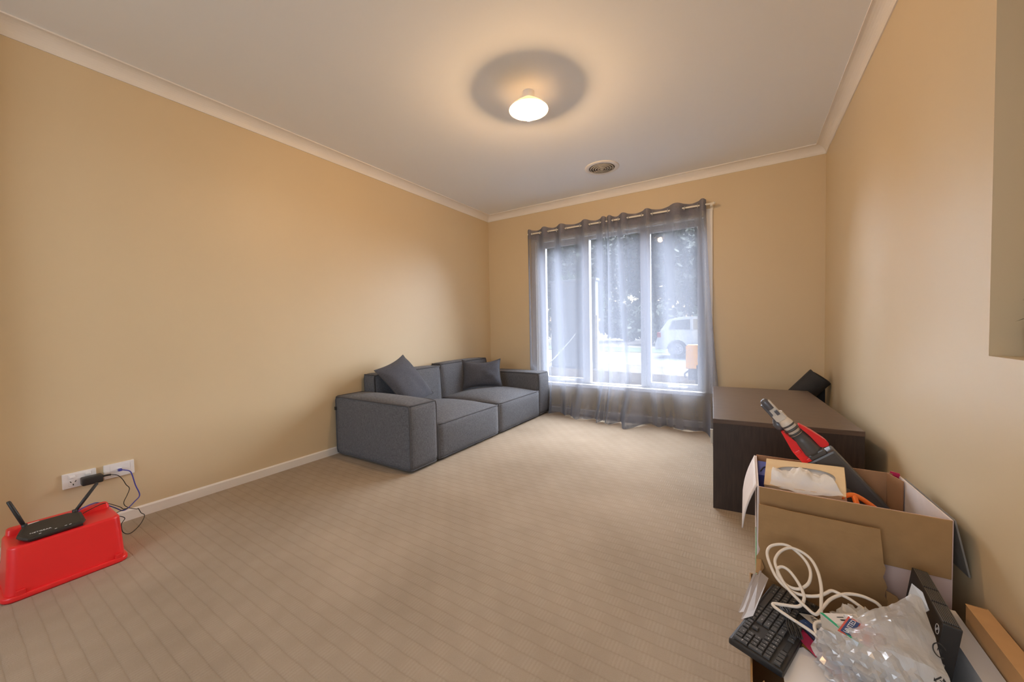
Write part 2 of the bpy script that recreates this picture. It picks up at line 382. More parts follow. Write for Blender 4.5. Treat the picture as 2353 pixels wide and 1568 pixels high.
def board(name, a, b, n_in, h=0.0564, th=0.013):
    a = Vector((*a, 0)); b = Vector((*b, 0)); n = Vector((*n_in, 0))
    prof = [(0, 0), (th, 0), (th, h - 0.007), (th - 0.006, h), (0, h)]; V = []; k = len(prof)
    for d, z in prof: V += [a + n * d + Vector((0, 0, z)), b + n * d + Vector((0, 0, z))]
    Fc = [(2 * i, 2 * i + 1, 2 * ((i + 1) % k) + 1, 2 * ((i + 1) % k)) for i in range(k)] + [tuple(range(0, 2 * k, 2)), tuple(range(1, 2 * k, 2))]
    return struct(mesh(name, V, Fc, M_trim))
board('baseboard_left', (0, REAR), (0, D), (1, 0)); board('baseboard_window', (0, D), (W, D), (0, -1))
board('baseboard_right', (W, 0.3), (W, D), (-1, 0)); board('baseboard_rear', (0, REAR), (OPENX, REAR), (0, 1))

# ------------------------------------------------------------------ window
win = bpy.data.objects.new('window_1', None); C.objects.link(win); win.location = (WX0, D, WZ0); ABS['window_1'] = Matrix.Translation((WX0, D, WZ0)); struct(win)
AW = 0.058
def wbox(n, lo, hi, m, par=win, bev=0.003): return struct(box(n, lo, hi, m, par, bev))
wbox('architrave', (WX0 - AW, D - 0.018, WZ0), (WX0, D, WZ1 + AW), M_trim); wbox('architrave', (WX1, D - 0.018, WZ0), (WX1 + AW, D, WZ1 + AW), M_trim)
wbox('architrave', (WX0, D - 0.018, WZ1), (WX1, D, WZ1 + AW), M_trim)
wbox('window_sill', (WX0 - AW, D - 0.022, WZ0 - 0.031), (WX1, D + 0.06, WZ0 + 0.004), M_trim)
wbox('reveal', (WX0, D, WZ0), (WX0 + 0.010, D + 0.08, WZ1), M_trim); wbox('reveal', (WX1 - 0.010, D, WZ0), (WX1, D + 0.08, WZ1), M_trim)
wbox('reveal', (WX0 + 0.01, D, WZ1 - 0.010), (WX1 - 0.01, D + 0.08, WZ1), M_trim)
FY0, FY1 = D + 0.055, D + 0.115
GX = [(0.735, 1.272), (1.322, 1.872), (1.965, 2.440)]
wbox('window_frame', (WX0 + 0.01, FY0, WZ0 + 0.004), (0.735, FY1, WZ1 - 0.01), M_frame); wbox('window_frame', (2.440, FY0, WZ0 + 0.004), (WX1 - 0.01, FY1, WZ1 - 0.01), M_frame)
wbox('window_frame', (0.735, FY0, 1.945), (2.440, FY1, WZ1 - 0.01), M_frame); wbox('window_frame', (0.735, FY0, WZ0 + 0.004), (2.440, FY1, 0.352), M_frame)
wbox('mullion', (1.272, FY0 - 0.01, 0.352), (1.322, FY1, 1.945), M_frame); wbox('mullion', (1.872, FY0 - 0.01, 0.352), (1.925, FY1, 1.945), M_frame)
for i, (a, b) in enumerate(((0.735, 1.272), (1.925, 2.440))):                       # the two awning sashes
    s = bpy.data.objects.new('sash', None); C.objects.link(s); s.location = (a, FY0, 0.352); struct(s)
    ABS[s.name] = Matrix.Translation((a, FY0, 0.352)); parent_to(s, win)
    for lo, hi in (((a, FY0 + .006, .352), (a + .042, FY1 - .01, 1.945)), ((b - .042, FY0 + .006, .352), (b, FY1 - .01, 1.945)), ((a + .042, FY0 + .006, .352), (b - .042, FY1 - .01, .395)), ((a + .042, FY0 + .006, 1.915), (b - .042, FY1 - .01, 1.945))):
        wbox('sash_rail', lo, hi, M_frame, s, 0.002)
    wbox('pane', (a + .042, D + .085, .395), (b - .042, D + .089, 1.915), M_glass, s, 0)
    cx = (a + b) / 2                                                                  # winder with its folding handle
    bm = bmesh.new(); bm_box(bm, (cx - .05, FY0 - .012, .358), (cx + .05, FY0 + .006, .372), .003)
    bm_tube(bm, smooth_path([(cx - .02, FY0 - .012, .372), (cx + .01, FY0 - .02, .385), (cx + .05, FY0 - .02, .372), (cx + .13, FY0 - .02, .369)]), .006, 8)
    struct(from_bm('winder', bm, M_white, s, True))
wbox('pane', (1.322, D + .085, .352), (1.872, D + .089, 1.945), M_glass, win, 0)

# ------------------------------------------------------------------ curtain rod and sheer curtains
RY, RZ = D - 0.075, 2.0690
rod = thing('curtain_rod', 'slim white curtain rod above the window', 'curtain rod', (1.55, RY, RZ))
def ytube(n, a, b, r, m, par, seg=14):
    bm = bmesh.new(); bm_tube(bm, [a, b], r, seg); return from_bm(n, bm, m, par, False)
ytube('rod', (0.640, RY, RZ), (2.535, RY, RZ), 0.0085, M_rod, rod)
for x in (0.650, 2.525):
    box('bracket', (x - .010, RY - .004, RZ - .020), (x + .010, D, RZ - .006), M_rod, rod, .003)
    box('bracket_plate', (x - .012, D - .006, RZ - .045), (x + .012, D, RZ + .030), M_rod, rod, .003)
for x, s in ((0.640, -1), (2.535, 1)):
    lathe('finial', [(.009, 0), (.013, .004), (.013, .016), (.007, .022), (.001, .024)], M_rod, rod, Matrix.Translation((x, RY, RZ)) @ Matrix.Rotation(R(90 * s), 4, 'Y'), 16)

def hashn(a, b=0.0): return noise.noise(Vector((a * 1.7 + 3.1, b * 2.3 + 1.7, 0.37)))
def curtain(label, cross, signs0, xbot, fwd, group=None):
    """cross = x of the panel's edges and of its eyelets along the rod; between two of them the cloth swings to one side of the rod"""
    t = thing('sheer_curtain', label, 'curtain', ((cross[0] + cross[-1]) / 2, RY, 0), group)
    NU, NV = 150, 64
    k = len(cross) - 1
    def pt(u, v):
        s = u * k; i = min(k - 1, int(s)); f = s - i
        xt = cross[i] + (cross[i + 1] - cross[i]) * f
        sg = signs0 * (1 if i % 2 == 0 else -1)
        amp = min(0.034, 0.16 * (cross[i + 1] - cross[i]) + 0.012)
        wave_top = sg * amp * math.sin(math.pi * f)
        # lower down the pleats relax into fewer, softer folds
        low = 0.026 * math.sin(u * 2 * math.pi * 3.4 + 0.9 * math.sin(u * 9)) + 0.02 * hashn(u * 7, v * 0.8)
        q = min(1, max(0, (v - 0.05) / 0.75)); q = q * q * (3 - 2 * q)
        y = RY - (wave_top * (1 - 0.25 * q) * (1 + .25 * q * hashn(i * 3.3, 1.0)) + low * 0.5 * q)
        ztop = RZ + 0.043 + (0.012 if sg > 0 else -0.004) * math.sin(math.pi * f)
        z = ztop + (0.004 - ztop) * v
        xb = xbot[0] + (xbot[1] - xbot[0]) * (u + 0.018 * math.sin(u * 17))
        qq = v ** 1.6; x = xt + (xb - xt) * qq
        # the surplus length slides forward over the carpet
        fw = 0
        for j in range(len(fwd) - 1):
            a, b = fwd[j], fwd[j + 1]
            if a[0] <= u <= b[0]:
                g = (u - a[0]) / (b[0] - a[0]); g = g * g * (3 - 2 * g); fw = a[1] + (b[1] - a[1]) * g
        e = max(0, (v - 0.78) / 0.22)
        y -= fw * e ** 1.7 * (1 + .38 * math.sin(u * 31 + 1.5 * math.sin(u * 13)))
        if e > 0: z += 0.012 * e * max(0, math.sin(u * 43 + 2 * math.sin(u * 11))) * (1 if v > .9 else 0)
        y = min(y, D - 0.024)
        if x < 0.90 and z < 0.52: y = max(y, D - 0.078)                                 # squeezed behind the sofa arm
        return Vector((x, y, max(z, 0.003)))
    V = [pt(i / NU, j / NV) for j in range(NV + 1) for i in range(NU + 1)]
    Fc = [(j * (NU + 1) + i, j * (NU + 1) + i + 1, (j + 1) * (NU + 1) + i + 1, (j + 1) * (NU + 1) + i) for j in range(NV) for i in range(NU)]
    mesh('cloth', V, Fc, M_sheer, t, True)
    def band(n, v0, v1, m, off):
        VV = []; rows = 5
        for j in range(rows + 1):
            for i in range(NU + 1):
                p_ = pt(i / NU, v0 + (v1 - v0) * j / rows); VV.append(p_ + Vector((0, off, 0)))
        FF = [(j * (NU + 1) + i, j * (NU + 1) + i + 1, (j + 1) * (NU + 1) + i + 1, (j + 1) * (NU + 1) + i) for j in range(rows) for i in range(NU)]
        mesh(n, VV, FF, m, t, True)
    band('header', 0.0, 0.052, M_header, 0.0015); band('hem', 0.955, 1.0, M_hem, 0.0015)
    for i in range(1, k):                                                            # steel eyelets, threaded on the rod
        x = cross[i]; sg = signs0 * (1 if (i - 1) % 2 == 0 else -1)
        d = Vector((cross[i + 1] - cross[i - 1], 0, 0)).normalized(); ny = -0.8 * sg
        ax = Vector((1, ny * -1.0, 0)).normalized()
        mt = frame_mtx((x, RY, RZ - 0.003), (0, 0, 1), Vector((0, 0, 1)).cross(ax) * -1)
        bm = bmesh.new(); bm_lathe(bm, [(.0150, -.0025), (.0225, -.0035), (.0235, 0), (.0225, .0035), (.0150, .0025), (.0150, -.0025)], mt, 20)
        from_bm('eyelet', bm, M_chrome, t, True)
    return t
curtain('grey sheer curtain panel hanging behind the right arm of the sofa', [0.622, 0.675, 0.795, 0.890, 1.004, 1.104, 1.282, 1.380, 1.499, 1.562], 1, (0.625, 1.60),
        [(0, .0), (.30, .05), (.42, .04), (.60, .12), (.74, .21), (.86, .15), (1, .20)])
curtain('grey sheer curtain panel flaring out at the floor beside the dark cabinet', [1.566, 1.624, 1.695, 1.779, 1.928, 2.010, 2.168, 2.294, 2.425, 2.484], 1, (1.575, 2.640),
        [(0, .17), (.08, .16), (.22, .25), (.36, .10), (.5, .06), (.64, .08), (.78, .14), (1, .22)])

# ------------------------------------------------------------------ ceiling lamp and vent
LX, LY = 1.686, 2.004
lamp = thing('ceiling_lamp', 'small ceiling lamp with shallow white shade and bare glowing bulb', 'lamp', (LX, LY, H))
T = Matrix.Translation((LX, LY, 0))
lathe('batten_holder', [(.036, H), (.036, H - .022), (.031, H - .032), (.027, 2.362), (.020, 2.352), (.020, 2.325), (.001, 2.325)], M_white, lamp, T)
lathe('shade', [(.021, 2.366), (.030, 2.363), (.050, 2.350), (.078, 2.330), (.104, 2.309), (.118, 2.2945), (.119, 2.2925), (.1165, 2.2935), (.102, 2.306), (.076, 2.327), (.048, 2.347), (.029, 2.360), (.021, 2.363)], M_shade, lamp, T, 48)
lathe('bulb_collar', [(.0145, 2.325), (.0145, 2.303), (.016, 2.297), (.013, 2.296)], M_white, lamp, T, 20)
lathe('bulb', [(.0130, 2.298), (.019, 2.290), (.027, 2.279), (.0305, 2.266), (.029, 2.252), (.022, 2.241), (.011, 2.235), (.0005, 2.2335)], M_bulb, lamp, T, 20)
VX, VY = 1.700, 3.305
vent = thing('ceiling_vent', 'round slatted air vent in the ceiling near the window', 'vent', (VX, VY, H))
T = Matrix.Translation((VX, VY, 0))
lathe('flange', [(.150, H), (.150, H - .004), (.144, H - .008), (.118, H - .012), (.112, H - .008), (.112, H - .002)], M_trim, vent, T, 48)
lathe('duct_shade', [(.112, H - .002), (.0005, H - .0021)], M_ventin, vent, T, 40)  # flat dark disc, the shade between the louvres put into its colour
for i in range(5):
    r = .100 - i * .021; z = H - .006 - i * .0015
    lathe('louvre', [(r, z), (r + .002, z - .001), (r - .002, z - .007), (r - .006, z - .006), (r, z)], M_vent, vent, T, 40)
lathe('centre_cap', [(.012, H - .012), (.010, H - .017), (.0005, H - .018)], M_vent, vent, T, 20)
for a in range(3):
    box('spoke', (.004, -.003, H - .009), (.110, .003, H - .005), M_vent, vent, 0, T @ Matrix.Rotation(R(30 + 120 * a), 4, 'Z'))

# ------------------------------------------------------------------ sofa
def cushion_block(name, lo, hi, bulge, parent, m, n=12, r=0.025, lines=None, skew=None, pr=0.0055):
    """upholstered block: bulging faces, pulled-in seams, piping along its edges as a sub-part"""
    lo = Vector(lo); hi = Vector(hi); c = (lo + hi) / 2; h = (hi - lo) / 2
    bm = bmesh.new(); bmesh.ops.create_cube(bm, size=2.0)
    bmesh.ops.subdivide_edges(bm, edges=bm.edges[:], cuts=n, use_grid_fill=True)
    def deform(p_):
        q = [p_.x, p_.y, p_.z]; out = []
        e = [1 - abs(v) ** 2.6 for v in q]
        for a in range(3):
            b, d = (a + 1) % 3, (a + 2) % 3
            out.append(c[a] + q[a] * h[a] + (1 if q[a] > 0 else -1) * abs(q[a]) * bulge[a] * max(0, e[b]) ** .8 * max(0, e[d]) ** .8)
        v = Vector(out)
        # soften: edges pulled in slightly where two faces meet
        near = sum(1 for a in range(3) if abs(q[a]) > 0.999)
        if near >= 2:
            v += (c - v).normalized() * (0.004 if near == 2 else 0.012)
        if skew: v = skew(v)
        return v
    for v in bm.verts: v.co = deform(v.co)
    o = from_bm(name, bm, m, parent, True)
    pbm = bmesh.new(); sgn = (-1, 1); N = 14
    for a in range(3):
        b, d = (a + 1) % 3, (a + 2) % 3
        for sb in sgn:
            for sd in sgn:
                if lines and (a, sb, sd) not in lines: continue
                path = []
                for i in range(N + 1):
                    q = [0, 0, 0]; q[a] = -1 + 2 * i / N; q[b] = sb; q[d] = sd
                    path.append(deform(Vector(q)))
                bm_tube(pbm, path, pr, 6)
    from_bm('piping', pbm, M_pipe, o, True)
    return o
sofa = thing('sofa', 'dark grey fabric two seat sofa along the left wall', 'sofa', (0.45, 2.78, 0))
cushion_block('arm', (.030, 1.742, .018), (.872, 2.000, .468), (.014, .008, .022), sofa, M_sofa)
cushion_block('arm', (.030, 3.602, .018), (.868, 3.824, .476), (.010, .006, .012), sofa, M_sofa)
cushion_block('seat', (.150, 2.010, .020), (.872, 2.806, .280), (.018, .0, .056), sofa, M_sofa)
cushion_block('seat', (.150, 2.812, .020), (.872, 3.598, .286), (.018, .0, .058), sofa, M_sofa)
def lean(v): return Vector((max(.012, v.x - 0.05 * max(0, v.z - .3)), v.y, v.z))
cushion_block('backrest', (.050, 2.004, .05), (.178, 2.806, .612), (.026, .0, .014), sofa, M_sofa, skew=lean)
cushion_block('backrest', (.050, 2.812, .05), (.176, 3.600, .628), (.026, .0, .014), sofa, M_sofa, skew=lean)
box('care_tag', (.028, 1.732, .360), (.046, 1.737, .385), M_ink, sofa)
for x in (.12, .78):
    for y in (1.86, 2.80, 3.70): lathe('foot', [(.022, 0), (.024, .03), (.001, .03)], M_black, sofa, Matrix.Translation((x, y, 0)), 12)

def pillow(label, o, x, y, w, h, th, seed, sag=0.0):
    """scatter cushion with pointed corners: o = centre, x/y = in-plane axes"""
    mt = frame_mtx(o, x, y); n = 22
    t = thing('cushion', label, 'cushion', o, 'scatter cushions on the sofa'); V = []; Fc = []
    def pt(u, v, s):
        e = max(0, 1 - abs(u) ** 2.4) * max(0, 1 - abs(v) ** 2.4)
        pin = 1 - 0.10 * (1 - abs(v) ** 2) * (abs(u) ** 3); pin2 = 1 - 0.10 * (1 - abs(u) ** 2) * (abs(v) ** 3)
        z = s * th / 2 * e ** 0.55
        z += 0.012 * noise.noise(Vector((u * 2.2 + seed, v * 2.2, s))) * e ** .4
        yy = v * h / 2 * pin2 - sag * (1 - u * u) * max(0, v)
        bend = -0.02 * (u * u + v * v) * 0.5
        return mt @ Vector((u * w / 2 * pin, yy, z + bend))
    for s in (1, -1):
        base = len(V)
        for j in range(n + 1):
            for i in range(n + 1): V.append(pt(-1 + 2 * i / n, -1 + 2 * j / n, s))
        for j in range(n):
            for i in range(n):
                q = (base + j * (n + 1) + i, base + j * (n + 1) + i + 1, base + (j + 1) * (n + 1) + i + 1, base + (j + 1) * (n + 1) + i)
                Fc.append(q if s > 0 else q[::-1])
    mesh('cover', V, Fc, M_cush, t, True)
    rim = [pt(-1 + 2 * i / n, -1, 0) for i in range(n)] + [pt(1, -1 + 2 * i / n, 0) for i in range(n)] + [pt(1 - 2 * i / n, 1, 0) for i in range(n)] + [pt(-1, 1 - 2 * i / n, 0) for i in range(n)]
    bm = bmesh.new(); bm_tube(bm, rim, .004, 6, True); from_bm('seam', bm, M_pipe, t, True)
    return t
A_, B_, D_ = Vector((.25, 1.972, .668)), Vector((.15, 2.347, .759)), Vector((.505, .328, -.798))
pillow('dark grey cushion tipped on one corner against the left half of the sofa back', tuple((A_ + B_) / 2 + D_ * .22), B_ - A_, -D_, .42, .45, .12, 1.3)
pillow('dark grey cushion standing square beside the right arm of the sofa', (.350, 3.262, .495), (.72, .69, 0), (-.2, .22, .955), .43, .315, .11, 5.1, .030)

# ------------------------------------------------------------------ red tub, router, sockets and leads
tub = thing('storage_tub', 'red plastic storage tub turned upside down by the left wall', 'tub', (.37, .285, 0))
def tub_ring(x0, x1, y0, y1, z, r):
    out = []
    for cx, cy, a0 in ((x1 - r, y1 - r, 0), (x0 + r, y1 - r, 90), (x0 + r, y0 + r, 180), (x1 - r, y0 + r, 270)):
        for i in range(6):
            a = R(a0 + 90 * i / 5); out.append((cx + r * math.cos(a), cy + r * math.sin(a), z))
    return out
def loft(name, rings, m, parent, cap0=False, cap1=True, smooth=True):
    V = [q for rg in rings for q in rg]; k = len(rings[0]); Fc = []
    for j in range(len(rings) - 1):
        for i in range(k): Fc.append((j * k + i, j * k + (i + 1) % k, (j + 1) * k + (i + 1) % k, (j + 1) * k + i))
    if cap0: Fc.append(tuple(range(k))[::-1])
    if cap1: Fc.append(tuple((len(rings) - 1) * k + i for i in range(k)))
    o = mesh(name, V, Fc, m, parent, smooth)
    if smooth:
        md = o.modifiers.new('wn', 'WEIGHTED_NORMAL'); md.keep_sharp = True
    return o
loft('shell', [tub_ring(.252, .484, .128, .449, .012, .03), tub_ring(.258, .470, .138, .446, .120, .03), tub_ring(.262, .463, .142, .443, .186, .03), tub_ring(.266, .458, .146, .439, .193, .027), tub_ring(.276, .448, .156, .429, .1945, .02)], M_red, tub)
loft('rim', [tub_ring(.246, .4915, .121, .455, .000, .034), tub_ring(.244, .4935, .119, .457, .006, .034), tub_ring(.244, .4935, .119, .457, .018, .034), tub_ring(.248, .489, .123, .453, .022, .032), tub_ring(.255, .482, .131, .446, .022, .03)], M_red, tub, True, False)
loft('back_ridge', [tub_ring(.256, .306, .150, .440, .18, .012), tub_ring(.260, .302, .154, .436, .212, .012), tub_ring(.264, .298, .158, .432, .2155, .010)], M_red, tub)
for y in (.165, .425): box('clip', (.484, y - .012, .016), (.492, y + .012, .040), M_red, tub, .003)

rt = thing('router', 'black wifi router with two antennas on top of the red tub', 'router', (.395, .262, .1945))
zt = .1950
def rpoly(z, g): # outline shrunk by g
    base = [(.352, .182), (.330, .198), (.318, .235), (.322, .315), (.345, .347), (.425, .346), (.452, .335), (.462, .190), (.437, .178), (.402, .168)]
    cx, cy = .392, .260
    return [(cx + (x - cx) * g, cy + (y - cy) * g, z if callable(z) is False else z(x)) for x, y in base]
loft('body', [rpoly(zt + .003, .93), rpoly(zt + .012, 1.0), rpoly(lambda x: zt + .030 - .10 * max(0, x - .33), .97), rpoly(lambda x: zt + .034 - .11 * max(0, x - .33), .86)], M_black, rt, True, True, False)
for y in (.2, .33):
    for x in (.345, .44): lathe('rubber_foot', [(.006, zt - .0005), (.006, zt + .004), (.001, zt + .004)], M_blackm, rt, Matrix.Translation((x, y, 0)), 10)
def rz(x): return zt + .034 - .11 * max(0, x - .33)
for a, b in (((.326, .196, .222), (.304, .162, .334)), ((.326, .330, .224), (.292, .406, .318))):
    lathe('antenna_hinge', [(.008, -.008), (.0085, 0), (.008, .010)], M_black, rt, Matrix.Translation(a), 14, True)
    bm = bmesh.new(); A, B = Vector(a), Vector(b); bm_tube(bm, [A, A.lerp(B, .5), A.lerp(B, .96), B], [.0062, .0068, .0062, .004], 10); from_bm('antenna', bm, M_black, rt, True)
tm = frame_mtx((.428, .226, rz(.428) + .0009), (0.02, 1, 0), (-1, 0, .11))
text('brand_lettering', 'NETGEAR', .0125, tm, M_legend, rt)
for y, x in ((.262, .447), (.288, .447), (.300, .447), (.222, .450)): box('indicator', (x - .001, y - .003, rz(x)), (x + .001, y + .003, rz(x) + .0012), M_legend, rt)
for y0, w in ((.206, .030),):
    bm = bmesh.new(); bm_box(bm, (.300, y0, .205), (.325, y0 + w, .222), .002); tag(from_bm('cable_plug', bm, M_white, rt), 'white plug behind the router')

def wall_plate(name, label, y0, y1, z0, z1):
    t = thing(name, label, 'socket', (0, (y0 + y1) / 2, (z0 + z1) / 2))
    box('plate', (0, y0, z0), (.010, y1, z1), M_white, t, .003); return t
out = wall_plate('power_outlet', 'white double power outlet on the left wall with a black adapter plugged in', .338, .450, .246, .319)
box('insert', (.009, .357, .256), (.0115, .434, .312), M_white, out, .002)
for y in (.370, .421): tag(box('switch', (.010, y - .010, .294), (.0165, y + .010, .306), M_white, out, .003), 'rocker switch')
for cy in (.372,):
    for y, z, a in ((cy - .008, .2765, 30), (cy + .008, .2765, -30), (cy, .262, 0)):
        box('socket_slot', (.0112, -.0016, -.0040), (.0122, .0016, .0040), M_ink, out, 0, Matrix.Translation((0, y, z)) @ Matrix.Rotation(R(a), 4, 'X'))
dp = wall_plate('data_outlet', 'white data outlet plate with a blue network lead', .4755, .5885, .2465, .319)
box('insert', (.009, .497, .256), (.0112, .573, .312), M_white, dp, .002)
box('jack', (.010, .520, .276), (.016, .540, .292), M_white, dp, .002)
ad = thing('power_adapter', 'black plug adapter in the wall outlet with its thin black cord', 'adapter', (.02, .42, .27))
box('body', (.012, .394, .252), (.058, .466, .290), M_black, ad, .007, None, True, 3)
tube('strain_relief', [(.030, .462, .273), (.033, .480, .274), (.036, .496, .273)], [.0045] * 13, M_black, ad)
blk = [(.035, .496, .273), (.04, .519, .262), (.04, .536, .234), (.04, .547, .203), (.04, .559, .178), (.04, .549, .146), (.045, .535, .117), (.05, .537, .097), (.06, .553, .080), (.07, .577, .067), (.08, .580, .071), (.10, .585, .051), (.10, .598, .030), (.14, .570, .005), (.21, .520, .004), (.235, .490, .03), (.232, .486, .07), (.225, .500, .090), (.228, .492, .104), (.230, .478, .115), (.22, .470, .126), (.18, .499, .120), (.15, .527, .112), (.16, .509, .119), (.17, .496, .137), (.25, .450, .190), (.305, .420, .219), (.318, .395, .219), (.330, .372, .216), (.345, .350, .213)]
tube('cord', blk, .0017, M_blackm, ad, 5, 6)
eth = thing('network_lead', 'blue network lead looping from the wall plate to the router', 'cable', (.05, .55, .28))
blu = [(.024, .531, .284), (.038, .546, .280), (.050, .562, .271), (.055, .569, .249), (.06, .578, .193), (.06, .592, .134), (.07, .569, .110), (.09, .541, .094), (.12, .514, .098), (.17, .479, .140), (.22, .443, .181), (.26, .408, .216), (.29, .383, .226), (.310, .355, .226), (.325, .338, .222)]
tube('cord', blu, .0026, M_blue, eth, 5, 8)
box('connector', (.016, .524, .278), (.034, .538, .290), M_blue, eth, .002)

# ------------------------------------------------------------------ low dark cabinet
CA = R(4.0); CM = Matrix.Translation((2.6469, 2.2351, 0)) @ Matrix.Rotation(CA, 4, 'Z')
cab = thing('low_cabinet', 'low dark brown wooden cabinet standing near the right wall', 'cabinet', mtx=CM)
CWD, CLN, CHT = .610, 1.155, .4837
box('side_panel', (0, 0, 0.0), (CWD, .022, CHT - .004), M_cab, cab, .0015); box('side_panel', (0, CLN - .022, 0), (CWD, CLN, CHT - .004), M_cab, cab, .0015)
box('top', (0, -.001, CHT - .024), (CWD + .001, CLN + .001, CHT), M_cabtop, cab, .002)
box('back_panel', (CWD - .012, .022, .03), (CWD, CLN - .022, CHT - .024), M_cab, cab)
box('plinth', (.03, .022, 0), (.046, CLN - .022, .05), M_cab, cab)
for i in range(2):
    y0 = .026 + i * .5525
    d = box('door', (.001, y0, .054), (.018, y0 + .5475, CHT - .027), M_cab, cab, .0015)
    if i == 0: tag(box('handle', (-.013, .060, .333), (0, .072, .409), M_vent, d, .002), 'pale bar handle')

# ------------------------------------------------------------------ rolled mat and panel behind the cabinet
ax0, ax1 = Vector((3.06, 3.72, .34)), Vector((3.262, 3.66, .558))
axd = (ax1 - ax0).normalized(); mt = frame_mtx(ax0, axd.cross(Vector((0, 1, 0))), Vector((0, 1, 0)))
base = Vector((2.90, 3.735, .09)); L_ = (ax1 - base).length
zq = (ax1 - base).normalized(); xq = zq.orthogonal().normalized(); mt = Matrix.Translation(base) @ Matrix(((xq.x, zq.cross(xq).x, zq.x, 0), (xq.y, zq.cross(xq).y, zq.y, 0), (xq.z, zq.cross(xq).z, zq.z, 0), (0, 0, 0, 1)))
rm = thing('rolled_mat', 'rolled up black foam mat leaning in the corner behind the dark cabinet', 'mat', tuple(base))
bm = bmesh.new(); prev = None; turns = 3.2; NN = 120
for i in range(NN + 1):
    a = i / NN * turns * 2 * math.pi; r = .026 + .0173 * a / (2 * math.pi)
    topz = L_ + .010 * math.sin(a * .5) + (.012 if a > 15 else 0); ring = []
    for rr, z in ((r, 0), (r, topz), (r + .009, topz), (r + .009, 0)):
        ring.append(bm.verts.new(mt @ Vector((rr * math.cos(a), rr * math.sin(a), z))))
    if prev:
        for s in range(4): bm.faces.new((prev[s], prev[(s + 1) % 4], ring[(s + 1) % 4], ring[s]))
    else: bm.faces.new(ring)
    prev = ring
bm.faces.new(prev[::-1]); from_bm('roll', bm, M_mat, rm, False)
pn = thing('black_board', 'thin black board standing on edge in the room corner behind the rolled mat', 'board', (3.28, 3.84, 0))
slab('board', [(3.235, 3.800, .06), (3.322, 3.790, .06), (3.322, 3.790, .535), (3.235, 3.800, .44)], .016, M_blackm, pn)
box('foot', (3.235, 3.780, 0), (3.32, 3.84, .06), M_blackm, pn, .004)

# ------------------------------------------------------------------ big open carton
cx0, cx1, cy0, cy1, cz = 2.834, 3.294, 1.535, 1.895, .420
carton = thing('open_carton', 'large open cardboard carton with pale printed outside, full of toys, by the right wall', 'carton', (3.06, 1.71, 0))
th = .005
box('front_wall', (cx0, cy0, 0), (cx1, cy0 + th, cz), M_cardpink, carton)
box('back_wall', (cx0, cy1 - th, 0), (cx1 - .02, cy1, cz + .004), M_cardin, carton)
box('left_wall', (cx0 - .004, cy0 + th, 0), (cx0 + th - .004, cy1 - th, cz), M_cardwhite, carton)
slab('right_wall', [(cx1, cy0 + th, 0), (cx1 - .020, cy1 - th, 0), (cx1 - .020, cy1 - th, cz), (cx1, cy0 + th, cz)], th, M_cardwhite, carton)
box('bottom', (cx0, cy0 + th, .001), (cx1 - .02, cy1 - th, .006), M_cardin, carton)
slab('corner_flap', [(cx1 - .052, cy1 - .004, cz + .004), (cx1 - .024, cy1 - .060, cz - .002), (cx1 - .026, cy1 - .062, .10), (cx1 - .054, cy1 - .006, .10)], .004, M_cardin, carton)
box('front_flap', (cx0 + .002, cy0 - .0075, .252), (cx1 - .004, cy0 - .0025, cz + .002), M_card, carton, .002)
# left flap, curling away from the wall
V = []; NU, NV = 10, 8
for i in range(NU + 1):
    u = i / NU
    for j in range(NV + 1):
        v = j / NV; y = cy0 + .004 + (cy1 - cy0 - .01) * u
        ln = .165 + .012 * math.sin(u * 5); a = R(20 + 18 * v + 6 * u)
        V.append((cx0 - .004 - math.sin(R(24)) * .10 * v - .008 * math.sin(v * 3), y - .006 * v, cz - ln * v * math.cos(R(16)) - .012 * u * v))
Fc = [(i * (NV + 1) + j, i * (NV + 1) + j + 1, (i + 1) * (NV + 1) + j + 1, (i + 1) * (NV + 1) + j) for i in range(NU) for j in range(NV)]
o = mesh('left_flap', V, Fc, M_cardwhite, carton, True); md = o.modifiers.new('th', 'SOLIDIFY'); md.thickness = .004
slab('right_flap', [(cx1 + .002, cy0 + .004, cz), (cx1 - .016, cy1 - .03, cz), (cx1 + .016, cy1 - .05, .25), (cx1 + .034, cy0 + .010, .262)], .004, M_cardgrey, carton)
tag(slab('torn_corner', [(cx1 - .045, cy1 + .001, cz + .012), (cx1 - .022, cy1 - .010, cz + .010), (cx1 - .02, cy1 - .006, cz - .02), (cx1 - .045, cy1 + .003, cz - .02)], .004, M_magenta, carton), 'torn red corner')
box('packing_tape', (cx0 - .006, cy0 + .05, .07), (cx0 - .0035, cy0 + .16, .20), mat('green_mark', (.20, .45, .22), .6, var=(30, .2)), carton)

# tissue box, tilted inside the carton
tO = Vector((2.8545, 1.6706, .3824)); tX = Vector((.9832, -.1623, .0835)); tY = Vector((.0938, .8417, .5317))
tis = thing('tissue_box', 'wood patterned tissue box with a tissue pulled out, tilted on top of the carton', 'tissue box', tuple(tO))
TM = frame_mtx(tO, tX, tY); TL_, TW_, TH_ = .23, .125, .085
def tp(u, v, w): return TM @ Vector((u, v, w))
